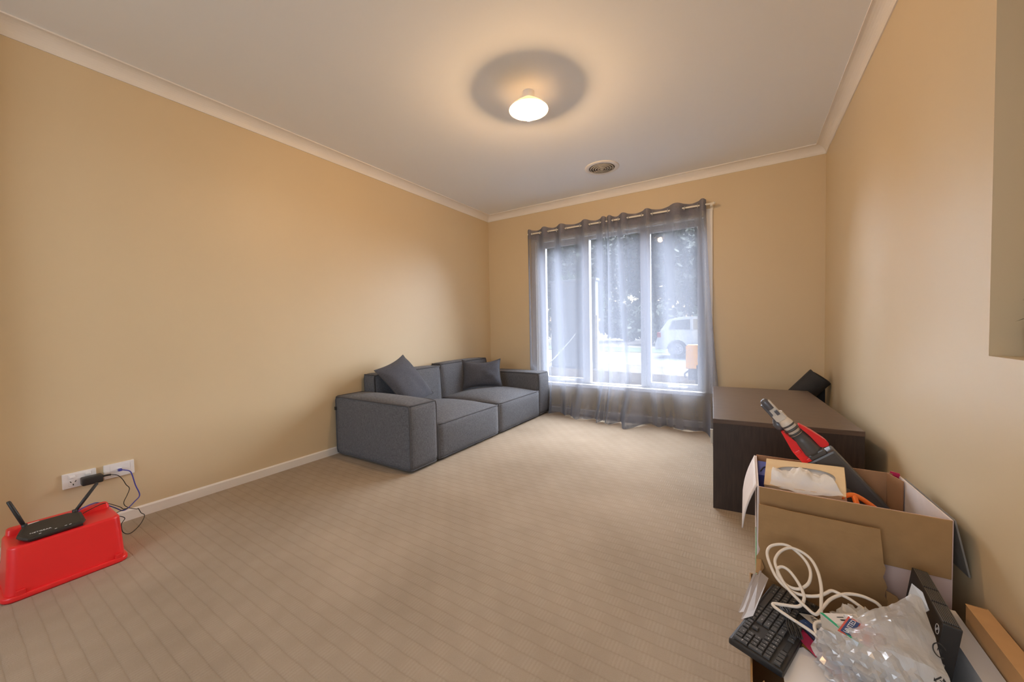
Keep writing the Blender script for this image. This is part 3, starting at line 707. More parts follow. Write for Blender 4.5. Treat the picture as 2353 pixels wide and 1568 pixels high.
# top panel with a long oval mouth
NS = 48; oc = (.118, .066); V = []; Fc = []
def oval(a, g=1.0):
    ca, sa = math.cos(a), math.sin(a)
    return (oc[0] + g * .088 * math.copysign(abs(ca) ** .8, ca), oc[1] + g * .036 * math.copysign(abs(sa) ** .8, sa))
for i in range(NS):
    a = 2 * math.pi * i / NS; x, y = oval(a); dx, dy = x - oc[0], y - oc[1]
    k = min((TL_ - oc[0]) / dx if dx > 1e-6 else 9e9, oc[0] / -dx if dx < -1e-6 else 9e9, (TW_ - oc[1]) / dy if dy > 1e-6 else 9e9, oc[1] / -dy if dy < -1e-6 else 9e9)
    V += [tp(x, y, 0), tp(oc[0] + dx * k, oc[1] + dy * k, 0), tp(x, y, -.003)]
for i in range(NS):
    j = (i + 1) % NS; Fc += [(3 * i, 3 * i + 1, 3 * j + 1, 3 * j), (3 * i, 3 * j, 3 * j + 2, 3 * i + 2)]
corner = [tp(0, 0, 0), tp(TL_, 0, 0), tp(TL_, TW_, 0), tp(0, TW_, 0)]
b0 = len(V); V += corner
for cidx, (qx, qy) in enumerate(((0, 0), (TL_, 0), (TL_, TW_), (0, TW_))):
    best = sorted(range(NS), key=lambda i: (V[3 * i + 1] - corner[cidx]).length)[:2]; i, j = sorted(best)
    Fc.append((3 * i + 1, 3 * j + 1, b0 + cidx))
mesh('lid', V, Fc, M_tissbox, tis)
for n_, q in (('front_side', [(0, 0, 0), (TL_, 0, 0), (TL_, 0, -TH_), (0, 0, -TH_)]), ('back_side', [(0, TW_, 0), (0, TW_, -TH_), (TL_, TW_, -TH_), (TL_, TW_, 0)]),
              ('end_side', [(TL_, 0, 0), (TL_, TW_, 0), (TL_, TW_, -TH_), (TL_, 0, -TH_)]), ('end_side', [(0, 0, 0), (0, 0, -TH_), (0, TW_, -TH_), (0, TW_, 0)])):
    slab(n_, [tp(*c) for c in q], .0008, M_tissbox, tis)
slab('tissue_stack', [tp(.01, .01, -.012), tp(TL_ - .01, .01, -.012), tp(TL_ - .01, TW_ - .01, -.012), tp(.01, TW_ - .01, -.012)], .05, M_paper, tis)
# the pulled tissue: folded sheet spilling over the front edge
V = []; NU, NV = 26, 14
for i in range(NU + 1):
    u = i / NU
    for j in range(NV + 1):
        v = j / NV
        x = .030 + .150 * u + .035 * v * (u - .35) + .022 * v * u
        y = .082 - .012 * math.sin(u * 9) * (1 - v) - (.078 + .016 * math.sin(u * 3.0)) * v
        z = -.006 + .026 * math.sin(min(1, v * 1.25) * math.pi) * (.6 + .4 * math.sin(u * 13 + 1)) + .010 * abs(math.sin(u * 21 + v * 4)) * (1 - v) + .006
        z += .006 * noise.noise(Vector((u * 9, v * 7, 2.0)))
        if y < 0: z -= .35 * (-y)
        V.append(tp(x, y, max(z, .0015) if 0 < y and v > .35 else z))
Fc = [(i * (NV + 1) + j, i * (NV + 1) + j + 1, (i + 1) * (NV + 1) + j + 1, (i + 1) * (NV + 1) + j) for i in range(NU) for j in range(NV)]
mesh('tissue', V, Fc, M_tissue, tis, True)

# toy blaster standing in the carton, muzzle up
gA, gB = Vector((3.087, 1.832, .400)), Vector((2.861, 1.826, .677)); gz = (gB - gA).normalized()
gx = gz.cross(Vector((0, -1, 0))).normalized(); gy = gz.cross(gx)                        # gx to the right in view, gy away from the viewer
gx *= 1.18; gy *= 1.18
GM = Matrix(((gx.x, gy.x, gz.x, gA.x), (gx.y, gy.y, gz.y, gA.y), (gx.z, gy.z, gz.z, gA.z), (0, 0, 0, 1)))
GLN = (gB - gA).length
gun = thing('toy_blaster', 'toy blaster with red grips and cream barrel poking muzzle up out of the carton', 'toy gun', mtx=GM)
def gbox(n, lo, hi, m, bev=.003, par=gun): return box(n, (lo[0], -hi[1], lo[2]), (hi[0], -lo[1], hi[2]), m, par, bev)
def glathe(n, prof, m, c=(0, 0), seg=20, cap=True): return lathe(n, prof, m, gun, Matrix.Translation((c[0], -c[1], 0)), seg, cap)
gbox('receiver', (-.036, -.030, -.16), (.052, .032, .095), M_toygrey, .008)
gbox('receiver_step', (-.020, -.022, .095), (.030, .034, .116), M_toygrey, .005)
glathe('handguard', [(.026, .110), (.027, .120), (.023, .165), (.019, .195)], M_toygrey, (0, .010))
for i, (z, r) in enumerate(((.196, .021), (.214, .0225), (.232, .020))): glathe('barrel_ring', [(r - .003, z), (r, z + .002), (r, z + .008), (r - .003, z + .010)], M_toygrey, (0, .010))
glathe('barrel_sleeve', [(.019, .192), (.0195, .245), (.016, .262)], M_cream, (0, .010))
extrude_xy('barrel_shroud', [(-.020, -.012), (.012, -.012), (.016, .002), (.012, .016), (-.012, .018), (-.022, .004)], .242, .292, M_cream, gun, .003)
extrude_xy('barrel', [(-.014, -.008), (.008, -.008), (.010, .004), (.006, .010), (-.010, .010), (-.015, .002)], .288, GLN - .008, M_cream, gun, .002)
gbox('under_rail', (-.024, -.012, .240), (-.012, .006, GLN - .012), M_toydark, .003)
lathe('muzzle', [(.013, GLN - .042), (.0135, GLN - .012), (.011, GLN), (.004, GLN + .004), (.001, GLN + .004)], M_toydark, gun, Matrix.Translation((-.006, 0, 0)), 16, False)
gbox('front_sight', (-.004, .006, .286), (.006, .018, .305), M_toydark, .001)
lathe('rail_bulge', [(.004, .225), (.013, .238), (.014, .258), (.004, .276)], M_toydark, gun, Matrix.Translation((-.024, .0, 0)), 14, True)
# red side shells
extrude_xy('left_grip', [(-.046, .085), (-.046, .150), (-.038, .190), (-.030, .232), (-.024, .232), (-.024, .200), (-.012, .150), (-.010, .120), (-.022, .100), (-.026, .060), (-.040, .040)], -.018, .024, M_red, gun, .003, Matrix.Rotation(R(90), 4, 'X'))
extrude_xy('right_grip', [(.026, .115), (.026, .170), (.020, .215), (.026, .222), (.040, .180), (.052, .130), (.052, .112), (.044, .108)], -.018, .016, M_red, gun, .003, Matrix.Rotation(R(90), 4, 'X'))
gbox('grip_notch', (-.040, .020, .135), (-.024, .030, .148), M_red, .002); gbox('grip_notch', (-.030, .022, .095), (-.014, .031, .108), M_red, .002)
gbox('latch', (-.034, .018, .060), (-.012, .036, .084), M_black, .003)

toy = thing('orange_toy', 'orange plastic toy frame lying in the carton beside the tissue box', 'toy', (3.12, 1.66, .33))
for pts in ([(3.070, 1.640, .395), (3.105, 1.66, .402), (3.150, 1.665, .375), (3.195, 1.640, .340)], [(3.075, 1.615, .365), (3.110, 1.632, .375), (3.150, 1.640, .352)], [(3.105, 1.66, .402), (3.110, 1.62, .370), (3.115, 1.60, .33)]):
    tube('bar', pts, .008, M_orange, toy, 4, 8)
tag(box('grey_core', (3.085, 1.69, .24), (3.115, 1.77, .385), M_toygrey, toy, .006), 'dark grey body')
bb = thing('blue_box', 'blue plastic box in the left end of the carton behind the tissue box', 'box', (2.86, 1.78, .28))
slab('lid', [(2.838, 1.74, .392), (2.90, 1.74, .392), (2.90, 1.85, .412), (2.838, 1.85, .412)], .006, M_bluebox, bb)
box('body', (2.840, 1.745, .22), (2.898, 1.848, .388), M_bluebox, bb, .003)
tube('moulding', [(2.846, 1.765, .398), (2.858, 1.80, .405), (2.874, 1.80, .405), (2.882, 1.77, .399)], .002, M_blackm, bb, 3, 6)

# ------------------------------------------------------------------ low carton of odds and ends in front
lc = thing('low_carton', 'low brown cardboard carton of odds and ends in front of the big carton', 'carton', (2.99, 1.27, 0))
ly0, ly1, lx0, lx1, lz = .90, 1.500, 2.808, 3.150, .135
box('left_wall', (lx0, ly0, 0), (lx0 + .004, ly1 - .02, lz), M_card, lc); box('right_wall', (lx1 - .004, ly0, 0), (lx1, ly1 - .02, lz), M_card, lc)
box('front_wall', (lx0, ly0, 0), (lx1, ly0 + .004, lz), M_card, lc); box('back_wall', (lx0, ly1 - .02, 0), (lx1, ly1 - .016, lz), M_card, lc)
box('bottom', (lx0, ly0, .001), (lx1, ly1 - .02, .005), M_card, lc)
yb = 1.494; V = []; NU, NV = 20, 18
def flap_x(v): return (2.834 + .006 * math.sin(v * 23) * (v > .55) - .004 * v, 3.133 + .012 * v + .004 * math.sin(v * 31) * (v > .4) + .004 * v)
for j in range(NV + 1):
    v = j / NV; z = .377 - .245 * v; xa, xb_ = flap_x(v)
    bow = -.010 * math.sin(v * math.pi) - (.012 * max(0, (v - .42)) + (.018 * (v - .62) if v > .62 else 0))
    for i in range(NU + 1):
        u = i / NU
        V.append((xa + (xb_ - xa) * u, yb - .004 + bow + .003 * noise.noise(Vector((u * 5, v * 5, 0))) - .004 * math.sin(u * 3.1), z - .004 * u))
Fc = [(j * (NU + 1) + i, j * (NU + 1) + i + 1, (j + 1) * (NU + 1) + i + 1, (j + 1) * (NU + 1) + i) for j in range(NV) for i in range(NU)]
o = mesh('raised_flap', V, Fc, M_card, lc, False); md = o.modifiers.new('th', 'SOLIDIFY'); md.thickness = .004; md.offset = 1
slab('torn_tab', [(3.146, 1.486, .196), (3.168, 1.478, .190), (3.176, 1.470, .172), (3.168, 1.468, .150), (3.150, 1.474, .138)], .004, M_card, lc)
slab('torn_flap', [(2.806, .965, .130), (2.812, .992, .150), (2.822, 1.008, .142), (2.834, 1.022, .152), (2.846, .985, .135), (2.860, .930, .110), (2.82, .90, .10)], .004, M_card, lc)
slab('torn_tab', [(2.828, 1.480, .190), (2.842, 1.474, .196), (2.850, 1.462, .176), (2.838, 1.440, .165), (2.826, 1.450, .160)], .004, M_card, lc)

# keyboard
KO = Vector((2.7592, 1.1046, .166)); KA = Vector((.3278, .9447, -.020)).normalized(); KB = Vector((.912, -.316, -.06))
kx = -KA; ky = (KB - KA * KB.dot(KA)).normalized(); kz = kx.cross(ky)
KL, KW = .339, .122; kO = KO + KA * KL                                             # left-bottom corner of the board
KM = Matrix(((kx.x, ky.x, kz.x, kO.x), (kx.y, ky.y, kz.y, kO.y), (kx.z, ky.z, kz.z, kO.z), (0, 0, 0, 1)))
kb = thing('keyboard', 'black computer keyboard lying across the low carton', 'keyboard', mtx=KM)
box('case', (0, 0, -.020), (KL, KW, -.002), M_black, kb, .006, None, False, 3)
UX, UY = (KL - .016) / 22.5, (KW - .016) / 6.35
key_cache = {}
def key(u, r, w=1, hgt=1, leg='', small=.0042):
    k_ = (w, hgt)
    if k_ not in key_cache:
        bm = bmesh.new(); wx, wy = w * UX - .0022, hgt * UY - .0024
        A = [bm.verts.new(q) for q in ((0, 0, 0), (wx, 0, 0), (wx, wy, 0), (0, wy, 0))]
        B = [bm.verts.new(q) for q in ((.0006, .0006, .0042), (wx - .0006, .0006, .0042), (wx - .0006, wy - .0006, .0042), (.0006, wy - .0006, .0042))]
        Cc = [bm.verts.new(q) for q in ((.0012, .0012, .0048), (wx - .0012, .0012, .0048), (wx - .0012, wy - .0012, .0048), (.0012, wy - .0012, .0048))]
        for P_, Q_ in ((A, B), (B, Cc)):
            for i in range(4): bm.faces.new((P_[i], P_[(i + 1) % 4], Q_[(i + 1) % 4], Q_[i]))
        bm.faces.new(Cc); bmesh.ops.recalc_face_normals(bm, faces=bm.faces)
        me = bpy.data.meshes.new('key'); bm.to_mesh(me); bm.free(); me.materials.append(M_key); key_cache[k_] = me
    o = bpy.data.objects.new('key', key_cache[k_]); C.objects.link(o); ABS[o.name] = Matrix.Identity(4); o.parent = kb
    x, y = .008 + u * UX, .008 + (r + (.35 if r >= 5 else 0)) * UY
    o.location = (x + .0011, y + .0012, -.0025)
    if leg:
        me = glyphs(leg, small if len(leg) < 3 else small * .72, 0, 'CENTER', 1); me.materials.clear(); me.materials.append(M_legend)
        t = bpy.data.objects.new('legend', me); C.objects.link(t); t.parent = o
        t.location = ((w * UX - .0022) * (.5 if w > 1.2 or hgt > 1 else .42), (hgt * UY - .0024) * .58, .00495)
rows = [[('Ctrl', 1.25), ('Win', 1.25), ('Alt', 1.25), ('', 6.25), ('Alt', 1.25), ('Fn', 1.25), ('=', 1.25), ('Ctrl', 1.25)],
        [('Shift', 2.25)] + [(c, 1) for c in 'ZXCVBNM,./'] + [('Shift', 2.75)],
        [('Caps', 1.75)] + [(c, 1) for c in "ASDFGHJKL;'"] + [('Enter', 2.25)],
        [('Tab', 1.5)] + [(c, 1) for c in 'QWERTYUIOP[]'] + [('\\', 1.5)],
        [(c, 1) for c in '`1234567890-='] + [('Back', 2)]]
for r_, row in enumerate(rows):
    u = 0
    for leg, w in row: key(u, r_, w, 1, leg, .0048); u += w
u = 0
for leg in ('Esc', None, 'F1', 'F2', 'F3', 'F4', .5, 'F5', 'F6', 'F7', 'F8', .5, 'F9', 'F10', 'F11', 'F12'):
    if leg is None: u += 1
    elif isinstance(leg, float): u += leg
    else: key(u, 5, 1, 1, leg); u += 1
for u, r_, leg in ((15.25, 0, '<'), (16.25, 0, 'v'), (17.25, 0, '>'), (16.25, 1, '^'), (15.25, 3, 'Del'), (16.25, 3, 'End'), (17.25, 3, 'PgDn'), (15.25, 4, 'Ins'), (16.25, 4, 'Home'), (17.25, 4, 'PgUp')): key(u, r_, 1, 1, leg)
for u, r_, leg in ((20.5, 0, '.'), (18.5, 1, '1'), (19.5, 1, '2'), (20.5, 1, '3'), (18.5, 2, '4'), (19.5, 2, '5'), (20.5, 2, '6'), (18.5, 3, '7'), (19.5, 3, '8'), (20.5, 3, '9'), (18.5, 4, 'Num'), (19.5, 4, '/'), (20.5, 4, '*'), (21.5, 4, '-'), (18.5, 5, ''), (19.5, 5, ''), (20.5, 5, ''), (21.5, 5, '')): key(u, r_, 1, 1, leg, .0048)
key(18.5, 0, 2, 1, '0', .005); key(21.5, 0, 1, 2, 'Enter', .0048); key(21.5, 2, 1, 2, '+', .005)
box('badge', (.008 + 15.3 * UX, .008 + 5.5 * UY, -.003), (.008 + 18.1 * UX, .008 + 6.2 * UY, -.0012), M_blackm, kb, .0005)

# bundled keyboard lead
kl = thing('keyboard_lead', 'black cable folded into a tied bundle on top of the keyboard', 'cable', (2.90, 1.24, .17))
for i in range(6):
    o_ = (i - 2.5) * .0038; zz = .174 + .003 * (i % 2)
    tube('strand', [(2.884 + o_ * .5, 1.295, zz), (2.893 + o_, 1.262, zz + .008), (2.896 + o_ * .35, 1.240, zz + .010), (2.903 + o_ * 1.3, 1.205, zz + .008), (2.910 + o_ * 1.2, 1.180, zz - .003)], .0021, M_black, kl, 5, 6)
tube('tie', [(2.885, 1.243, .180), (2.896, 1.238, .192), (2.908, 1.234, .183), (2.896, 1.236, .172)], .0022, M_black, kl, 4, 6, True)
tube('tail', [(2.908, 1.235, .176), (2.935, 1.220, .176), (2.958, 1.190, .170), (2.972, 1.150, .160), (2.985, 1.10, .15)], .0022, M_black, kl, 5, 6)
kc = thing('cable_end', 'black moulded cable plug standing behind the keyboard', 'plug', (2.942, 1.318, .17))
lathe('shell', [(.013, 0), (.0135, .020), (.0115, .020), (.011, .004), (.0005, .004)], M_black, kc, frame_mtx((2.936, 1.300, .190), (0, .3, 1), (-.85, 0.5, 0)), 20)
box('cap', (2.930, 1.300, .160), (2.955, 1.335, .180), M_black, kc, .003)

# thick cream cable, loosely coiled
wc = thing('coiled_cable', 'thick cream coloured cable in loose loops over the keyboard', 'cable', (2.93, 1.34, .2))
path = [(3.120, 1.300, .175), (3.099, 1.315, .236), (3.074, 1.323, .248), (3.045, 1.324, .248), (3.019, 1.315, .243), (2.992, 1.296, .231), (2.971, 1.269, .215), (2.955, 1.250, .206), (2.935, 1.262, .212), (2.918, 1.275, .220), (2.901, 1.290, .229), (2.884, 1.314, .244), (2.872, 1.346, .264), (2.876, 1.366, .276), (2.890, 1.386, .288), (2.912, 1.399, .297), (2.938, 1.397, .295), (2.961, 1.381, .286), (2.973, 1.353, .269), (2.976, 1.317, .247), (2.972, 1.285, .226), (2.968, 1.255, .206)]
path2 = [(3.075, 1.290, .225), (3.040, 1.308, .238), (3.022, 1.314, .242), (3.000, 1.318, .245), (2.985, 1.308, .239), (2.968, 1.298, .231), (2.937, 1.292, .224), (2.905, 1.296, .224), (2.879, 1.314, .234), (2.864, 1.336, .250), (2.853, 1.368, .274), (2.860, 1.390, .288), (2.881, 1.402, .297), (2.907, 1.404, .300), (2.934, 1.396, .287), (2.951, 1.378, .274), (2.957, 1.356, .260), (2.951, 1.330, .245), (2.937, 1.313, .235), (2.920, 1.303, .230), (2.898, 1.304, .232), (2.880, 1.322, .243), (2.877, 1.333, .256), (2.888, 1.342, .262), (2.904, 1.338, .259), (2.921, 1.321, .246), (2.933, 1.297, .231), (2.934, 1.280, .218), (2.921, 1.263, .206), (2.892, 1.258, .201), (2.866, 1.254, .198), (2.862, 1.247, .197), (2.872, 1.238, .195), (2.905, 1.222, .190), (2.940, 1.205, .186), (2.966, 1.190, .178)]
tube('loop', path, .0042, M_cable, wc, 6, 10); tube('loop', path2, .0042, M_cable, wc, 6, 10)
tube('loop', [(2.972, 1.240, .200), (2.955, 1.232, .196), (2.950, 1.215, .190), (2.958, 1.190, .182), (2.975, 1.165, .176)], .0042, M_cable, wc, 6, 10)

# papers, folder, notebook
def sheet(name, label, cat, pts, th_, m, group=None):
    t = thing(name, label, cat, tuple(Vector(pts[0]))); slab('sheet' if th_ < .003 else 'cover', pts, th_, m, t); return t
sheet('paper', 'white paper sheet lying at the front of the low carton', 'paper', [(2.870, 1.150, .140), (2.925, 1.195, .142), (2.995, 1.130, .142), (2.985, 1.02, .140), (2.88, .98, .138)], .0015, M_paper)
sheet('paper', 'cream paper slip sticking out beside the keyboard', 'paper', [(2.888, 1.185, .130), (2.905, 1.225, .131), (2.962, 1.185, .133), (2.93, 1.13, .131)], .0015, M_paper2)
sheet('folder', 'magenta folder under the navy notebook', 'folder', [(2.908, 1.225, .150), (2.918, 1.262, .151), (2.955, 1.24, .152), (3.02, 1.10, .150), (3.01, 1.07, .148)], .003, M_magenta)
nb = thing('notebook', 'navy blue soft notebook half under the plastic bag', 'notebook', (2.95, 1.21, .155))
slab('cover', [(2.922, 1.262, .160), (2.935, 1.275, .162), (2.990, 1.235, .164), (3.040, 1.16, .162), (3.015, 1.10, .158), (2.965, 1.185, .160)], .006, M_navy, nb)
slab('pages', [(2.924, 1.258, .153), (2.936, 1.270, .153), (2.99, 1.228, .153), (3.035, 1.155, .153), (3.014, 1.105, .150), (2.966, 1.185, .152)], .005, M_ink, nb)
tube('spine_band', [(2.935, 1.262, .166), (2.975, 1.215, .167), (3.020, 1.130, .165)], .0018, M_navy, nb, 4, 6)
gb = thing('page', 'printed page lying under the white carton', 'paper', (2.955, 1.27, .16))
slab('sheet', [(2.925, 1.292, .168), (2.955, 1.300, .168), (3.000, 1.250, .172), (2.985, 1.220, .170)], .0015, M_paper2, gb)
for i in range(7):
    a = Vector((2.932 + .006 * i, 1.288 - .007 * i, .1686 + .0004 * i)); slab('text_line', [a, a + Vector((.004, .003, .0002)), a + Vector((.026, .003, .0012)), a + Vector((.022, 0, .001))], .0003, M_ink, gb)
# poly sleeves by the keyboard
for i, pts in enumerate(([(2.818, 1.425, .168), (2.845, 1.425, .168), (2.800, 1.235, .160), (2.779, 1.228, .155)], [(2.835, 1.432, .180), (2.858, 1.405, .178), (2.815, 1.215, .168), (2.786, 1.195, .160)])):
    t = thing('plastic_sleeve', ('clear plastic sleeve sticking out at the outer left of the keyboard', 'clear plastic sleeve lying directly against the keyboard')[i], 'sleeve', pts[0]); slab('sheet', pts, .001, M_plasw, t)
    slab('folded_edge', [Vector(pts[0]) + Vector((0, 0, .001)), Vector(pts[0]) + Vector((.006, 0, .0012)), Vector(pts[3]) + Vector((.006, 0, .0012)), Vector(pts[3]) + Vector((0, 0, .001))], .0005, M_plasw, t)
# white carton with green edge
wg = thing('white_carton', 'small white carton with a green stripe between keyboard and plastic bag', 'carton', (3.0, 1.22, .14))
o0 = Vector((2.9571, 1.1924, .250)); e1 = Vector((.0241, -.0308, 0)) * 2.6; e2 = Vector((.0561, .030, 0)) * 1.5; dn = Vector((.012, .01, -.10))
def face(n, a, b, c_, d_, m): return slab(n, [a, b, c_, d_], .0015, m, wg)
face('lid', o0, o0 + e1, o0 + e1 + e2, o0 + e2, M_paper); face('long_side', o0 + dn, o0 + e1 + dn, o0 + e1, o0, M_paper2); face('end_side', o0 + e1 + dn, o0 + e1 + e2 + dn, o0 + e1 + e2, o0 + e1, M_paper2)
face('end_side', o0 + e2 + dn, o0 + dn, o0, o0 + e2, M_paper2)
up = Vector((0, 0, .0008)); g2 = e2 * .07
slab('green_stripe', [o0 + up, o0 + e1 + up, o0 + e1 + g2 + up, o0 + g2 + up], .001, M_green, wg)
for i in range(6):
    a = o0 + e2 * .30 + e1 * (.12 + .085 * i) + up; w_ = e1 * (.02 + .02 * (i % 3)); slab('barcode_bar', [a, a + w_, a + w_ + e2 * .16, a + e2 * .16], .0003, M_ink, wg)

# slim black desktop computer on edge
pc = thing('mini_computer', 'slim black desktop computer standing on edge beside the big carton', 'computer', (3.20, 1.34, 0))
q0, q1 = Vector((3.1786, 1.2188, .30)), Vector((3.1919, 1.4607, .30)); pxv = (q1 - q0); pn_ = Vector((.030, -.0015, 0)); dz = Vector((-.036, 0, -.295))
PM = frame_mtx(q0 + dz, pxv, -dz)
PLn, PHt, PTh = pxv.length, .2952, .031                                                # local: x along the case, y up, -z to the right
pcb = box('case', (.006, 0, 0), (PLn, PHt - .0015, PTh), M_black, pc, .002, PM)
ze = (PM.to_3x3() @ Vector((0, 0, 1))).x
box('front_bezel', (0, 0, 0), (.006, PHt - .001, PTh), M_black, pc, .002, PM)
for gI, (a, b) in enumerate(((.010, .082), (.090, .142), (.150, .232))):
    bm = bmesh.new(); nsl = 7
    for i in range(nsl):
        z0 = .0038 + i * .0036; bm_box(bm, (a, PHt - .0018, z0), (b, PHt - .0002, z0 + .0020), 0, PM)
    g_ = from_bm('vent_slots', bm, M_blackm, pc); tag(g_, 'row of long vent slots', kind='stuff')
# rows of ribs standing proud between the slots
for gI, (a, b) in enumerate(((.010, .082), (.090, .142), (.150, .232))):
    for i in range(8):
        z0 = .0018 + i * .0036; box('vent_rib', (a, PHt - .0015, z0), (b, PHt + .0010, z0 + .0018), M_rib, pc, 0, PM)
sgn_side = 0.0 if ze > 0 else PTh
LMx = PM @ Matrix.Translation((.022, PHt - .030, 0)) @ Matrix.Rotation(R(180), 4, 'Y')
bm = bmesh.new(); bm_lathe(bm, [(.0098, 0), (.0098, .0006), (.0112, .0006), (.0112, 0)], LMx, 32); tag(from_bm('logo_ring', bm, M_legend, pc), 'round white logo')
text('logo_lettering', 'DELL', .0068, LMx @ Matrix.Translation((0, 0, .0004)) @ Matrix.Rotation(R(45), 4, 'Z'), M_legend, pc)

# boxes along the right wall
bx = thing('slim_box', 'slim brown cardboard box on edge along the right wall', 'box', (3.30, 1.2, 0))
box('body', (3.280, .92, 0), (3.3165, 1.418, .250), mat('kraft_box', (.58, .34, .15), .8, var=(20, .04), bump=(100, .08)), bx, .0015)
slab('end_flap', [(3.281, 1.4195, .252), (3.3155, 1.4165, .252), (3.3155, 1.420, .10), (3.281, 1.421, .10)], .002, M_card, bx)
slab('lid_flap', [(3.279, .92, .2515), (3.318, .92, .2515), (3.318, 1.418, .2515), (3.279, 1.419, .2515)], .0012, bpy.data.materials['kraft_box'], bx)
wb = thing('white_box', 'narrow white box between the black computer and the brown slim box', 'box', (3.26, 1.2, 0))
box('body', (3.235, .95, 0), (3.276, 1.462, .199), M_paper, wb, .002)
slab('lid', [(3.234, .95, .2005), (3.277, .95, .2005), (3.277, 1.464, .2005), (3.234, 1.464, .2005)], .002, M_paper, wb)
pw = thing('plastic_wrap', 'small piece of clear plastic wrap behind the white box', 'wrap', (3.25, 1.48, .15))
slab('film', [(3.222, 1.472, .215), (3.252, 1.480, .222), (3.268, 1.474, .200), (3.262, 1.468, .12), (3.222, 1.468, .12)], .001, M_plasw, pw)

# plastic bag with its contents
bagc = Vector((3.068, 1.172, .170))
bag = thing('plastic_bag', 'crumpled clear plastic bag with printed recycling marks on the low carton', 'bag', (bagc.x, bagc.y, .13))
bm = bmesh.new(); bmesh.ops.create_icosphere(bm, subdivisions=5, radius=1.0)
for v in bm.verts:
    d = v.co.copy(); n1 = noise.noise(d * 1.6 + Vector((3, 1, 7))); n2 = noise.noise(d * 3.7 + Vector((1, 4, 2))); n3 = noise.noise(d * 8 + Vector((8, 2, 5)))
    cr = 1 - abs(n2) * 1.6; cr2 = 1 - abs(n3) * 1.8
    s = 1 + .20 * n1 + .26 * (cr - .6) + .12 * (cr2 - .5)
    q = Vector((d.x * .108, d.y * .155, d.z * .088)) * s
    if q.z < -.03: q.z = -.03 + (q.z + .03) * .15
    v.co = bagc + q
from_bm('film', bm, M_bag, bag, False)
# flat upper panel of the bag, running back to the computer
V = []; NU, NV = 30, 22
for i in range(NU + 1):
    u = i / NU
    for j in range(NV + 1):
        v = j / NV
        A_ = Vector((2.985, 1.165, .235)).lerp(Vector((3.162, 1.300, .300)), u); B_ = Vector((2.998, 1.115, .225)).lerp(Vector((3.146, 1.03, .225)), u)
        p_ = A_.lerp(B_, v); p_.z += .022 * math.sin(u * 3.1) * math.sin(v * 3.1) + .016 * (1 - abs(noise.noise(Vector((u * 2.2, v * 2.6, 1)))) * 2) + .002 * (1 - abs(noise.noise(Vector((u * 9, v * 7, 4)))) * 2)
        V.append(p_)
Fc = [(i * (NV + 1) + j, i * (NV + 1) + j + 1, (i + 1) * (NV + 1) + j + 1, (i + 1) * (NV + 1) + j) for i in range(NU) for j in range(NV)]
mesh('upper_sheet', V, Fc, M_bag, bag, False)
slab('tied_corner', [(3.140, 1.290, .295), (3.150, 1.300, .330), (3.166, 1.290, .320), (3.172, 1.270, .290), (3.158, 1.262, .280)], .006, M_bag, bag)
# printed marks on the right side of the bag
RM = frame_mtx((3.128, 1.060, .262), (.42, -.90, 0), (.1, .25, .9))
def arrow_tri(mtx, s):
    bm = bmesh.new()
    P3 = [Vector((0, s, 0)), Vector((-.87 * s, -.5 * s, 0)), Vector((.87 * s, -.5 * s, 0))]
    for i in range(3):
        a, b = P3[i], P3[(i + 1) % 3]; a2 = a.lerp(b, .16); b2 = a.lerp(b, .70); d = (b - a).normalized(); nn = Vector((-d.y, d.x, 0))
        w_ = s * .085
        q = [a2 - nn * w_, b2 - nn * w_, b2 - nn * w_ * 3, a.lerp(b, .9), b2 + nn * w_ * 3, b2 + nn * w_, a2 + nn * w_]
        bm.faces.new([bm.verts.new(mtx @ x) for x in q])
    return bm
tag(from_bm('recycling_mark', arrow_tri(RM, .017), M_ink, bag), 'black recycling triangle')
text('recycling_number', '2', .017, RM, M_ink, bag)
RM2 = frame_mtx((3.150, 1.140, .280), (.5, -.86, 0), (.1, .25, .9))
bm = bmesh.new(); pts_ = [RM2 @ Vector((.013 * math.cos(a), .013 * math.sin(a), 0)) for a in [R(40 + i * 280 / 24) for i in range(25)]]
bm_tube(bm, pts_, .0012, 6); tag(from_bm('round_mark', bm, M_ink, bag), 'black open ring mark')
text('round_mark_lettering', 'PE', .010, RM2, M_ink, bag)
cd_ = thing('printed_card', 'red and navy printed card seen through the plastic bag', 'card', (3.0, 1.15, .23))
c0 = Vector((3.012, 1.195, .262)); ca = Vector((-.028, -.050, -.012)); cb_ = Vector((.062, -.030, .0))
slab('card', [c0, c0 + ca, c0 + ca + cb_, c0 + cb_], .0015, mat('red_card', (.60, .10, .07), .5, var=(20, .05)), cd_)
slab('navy_panel', [c0 + ca * .10 + cb_ * .06 + up, c0 + ca * .95 + cb_ * .06 + up, c0 + ca * .95 + cb_ * .34 + up, c0 + ca * .10 + cb_ * .34 + up], .0005, M_navy, cd_)
text('lettering', 'UNITED', .0135, frame_mtx(c0 + ca * .52 + cb_ * .20 + up * 2.2, -ca, -cb_), M_legend, cd_)

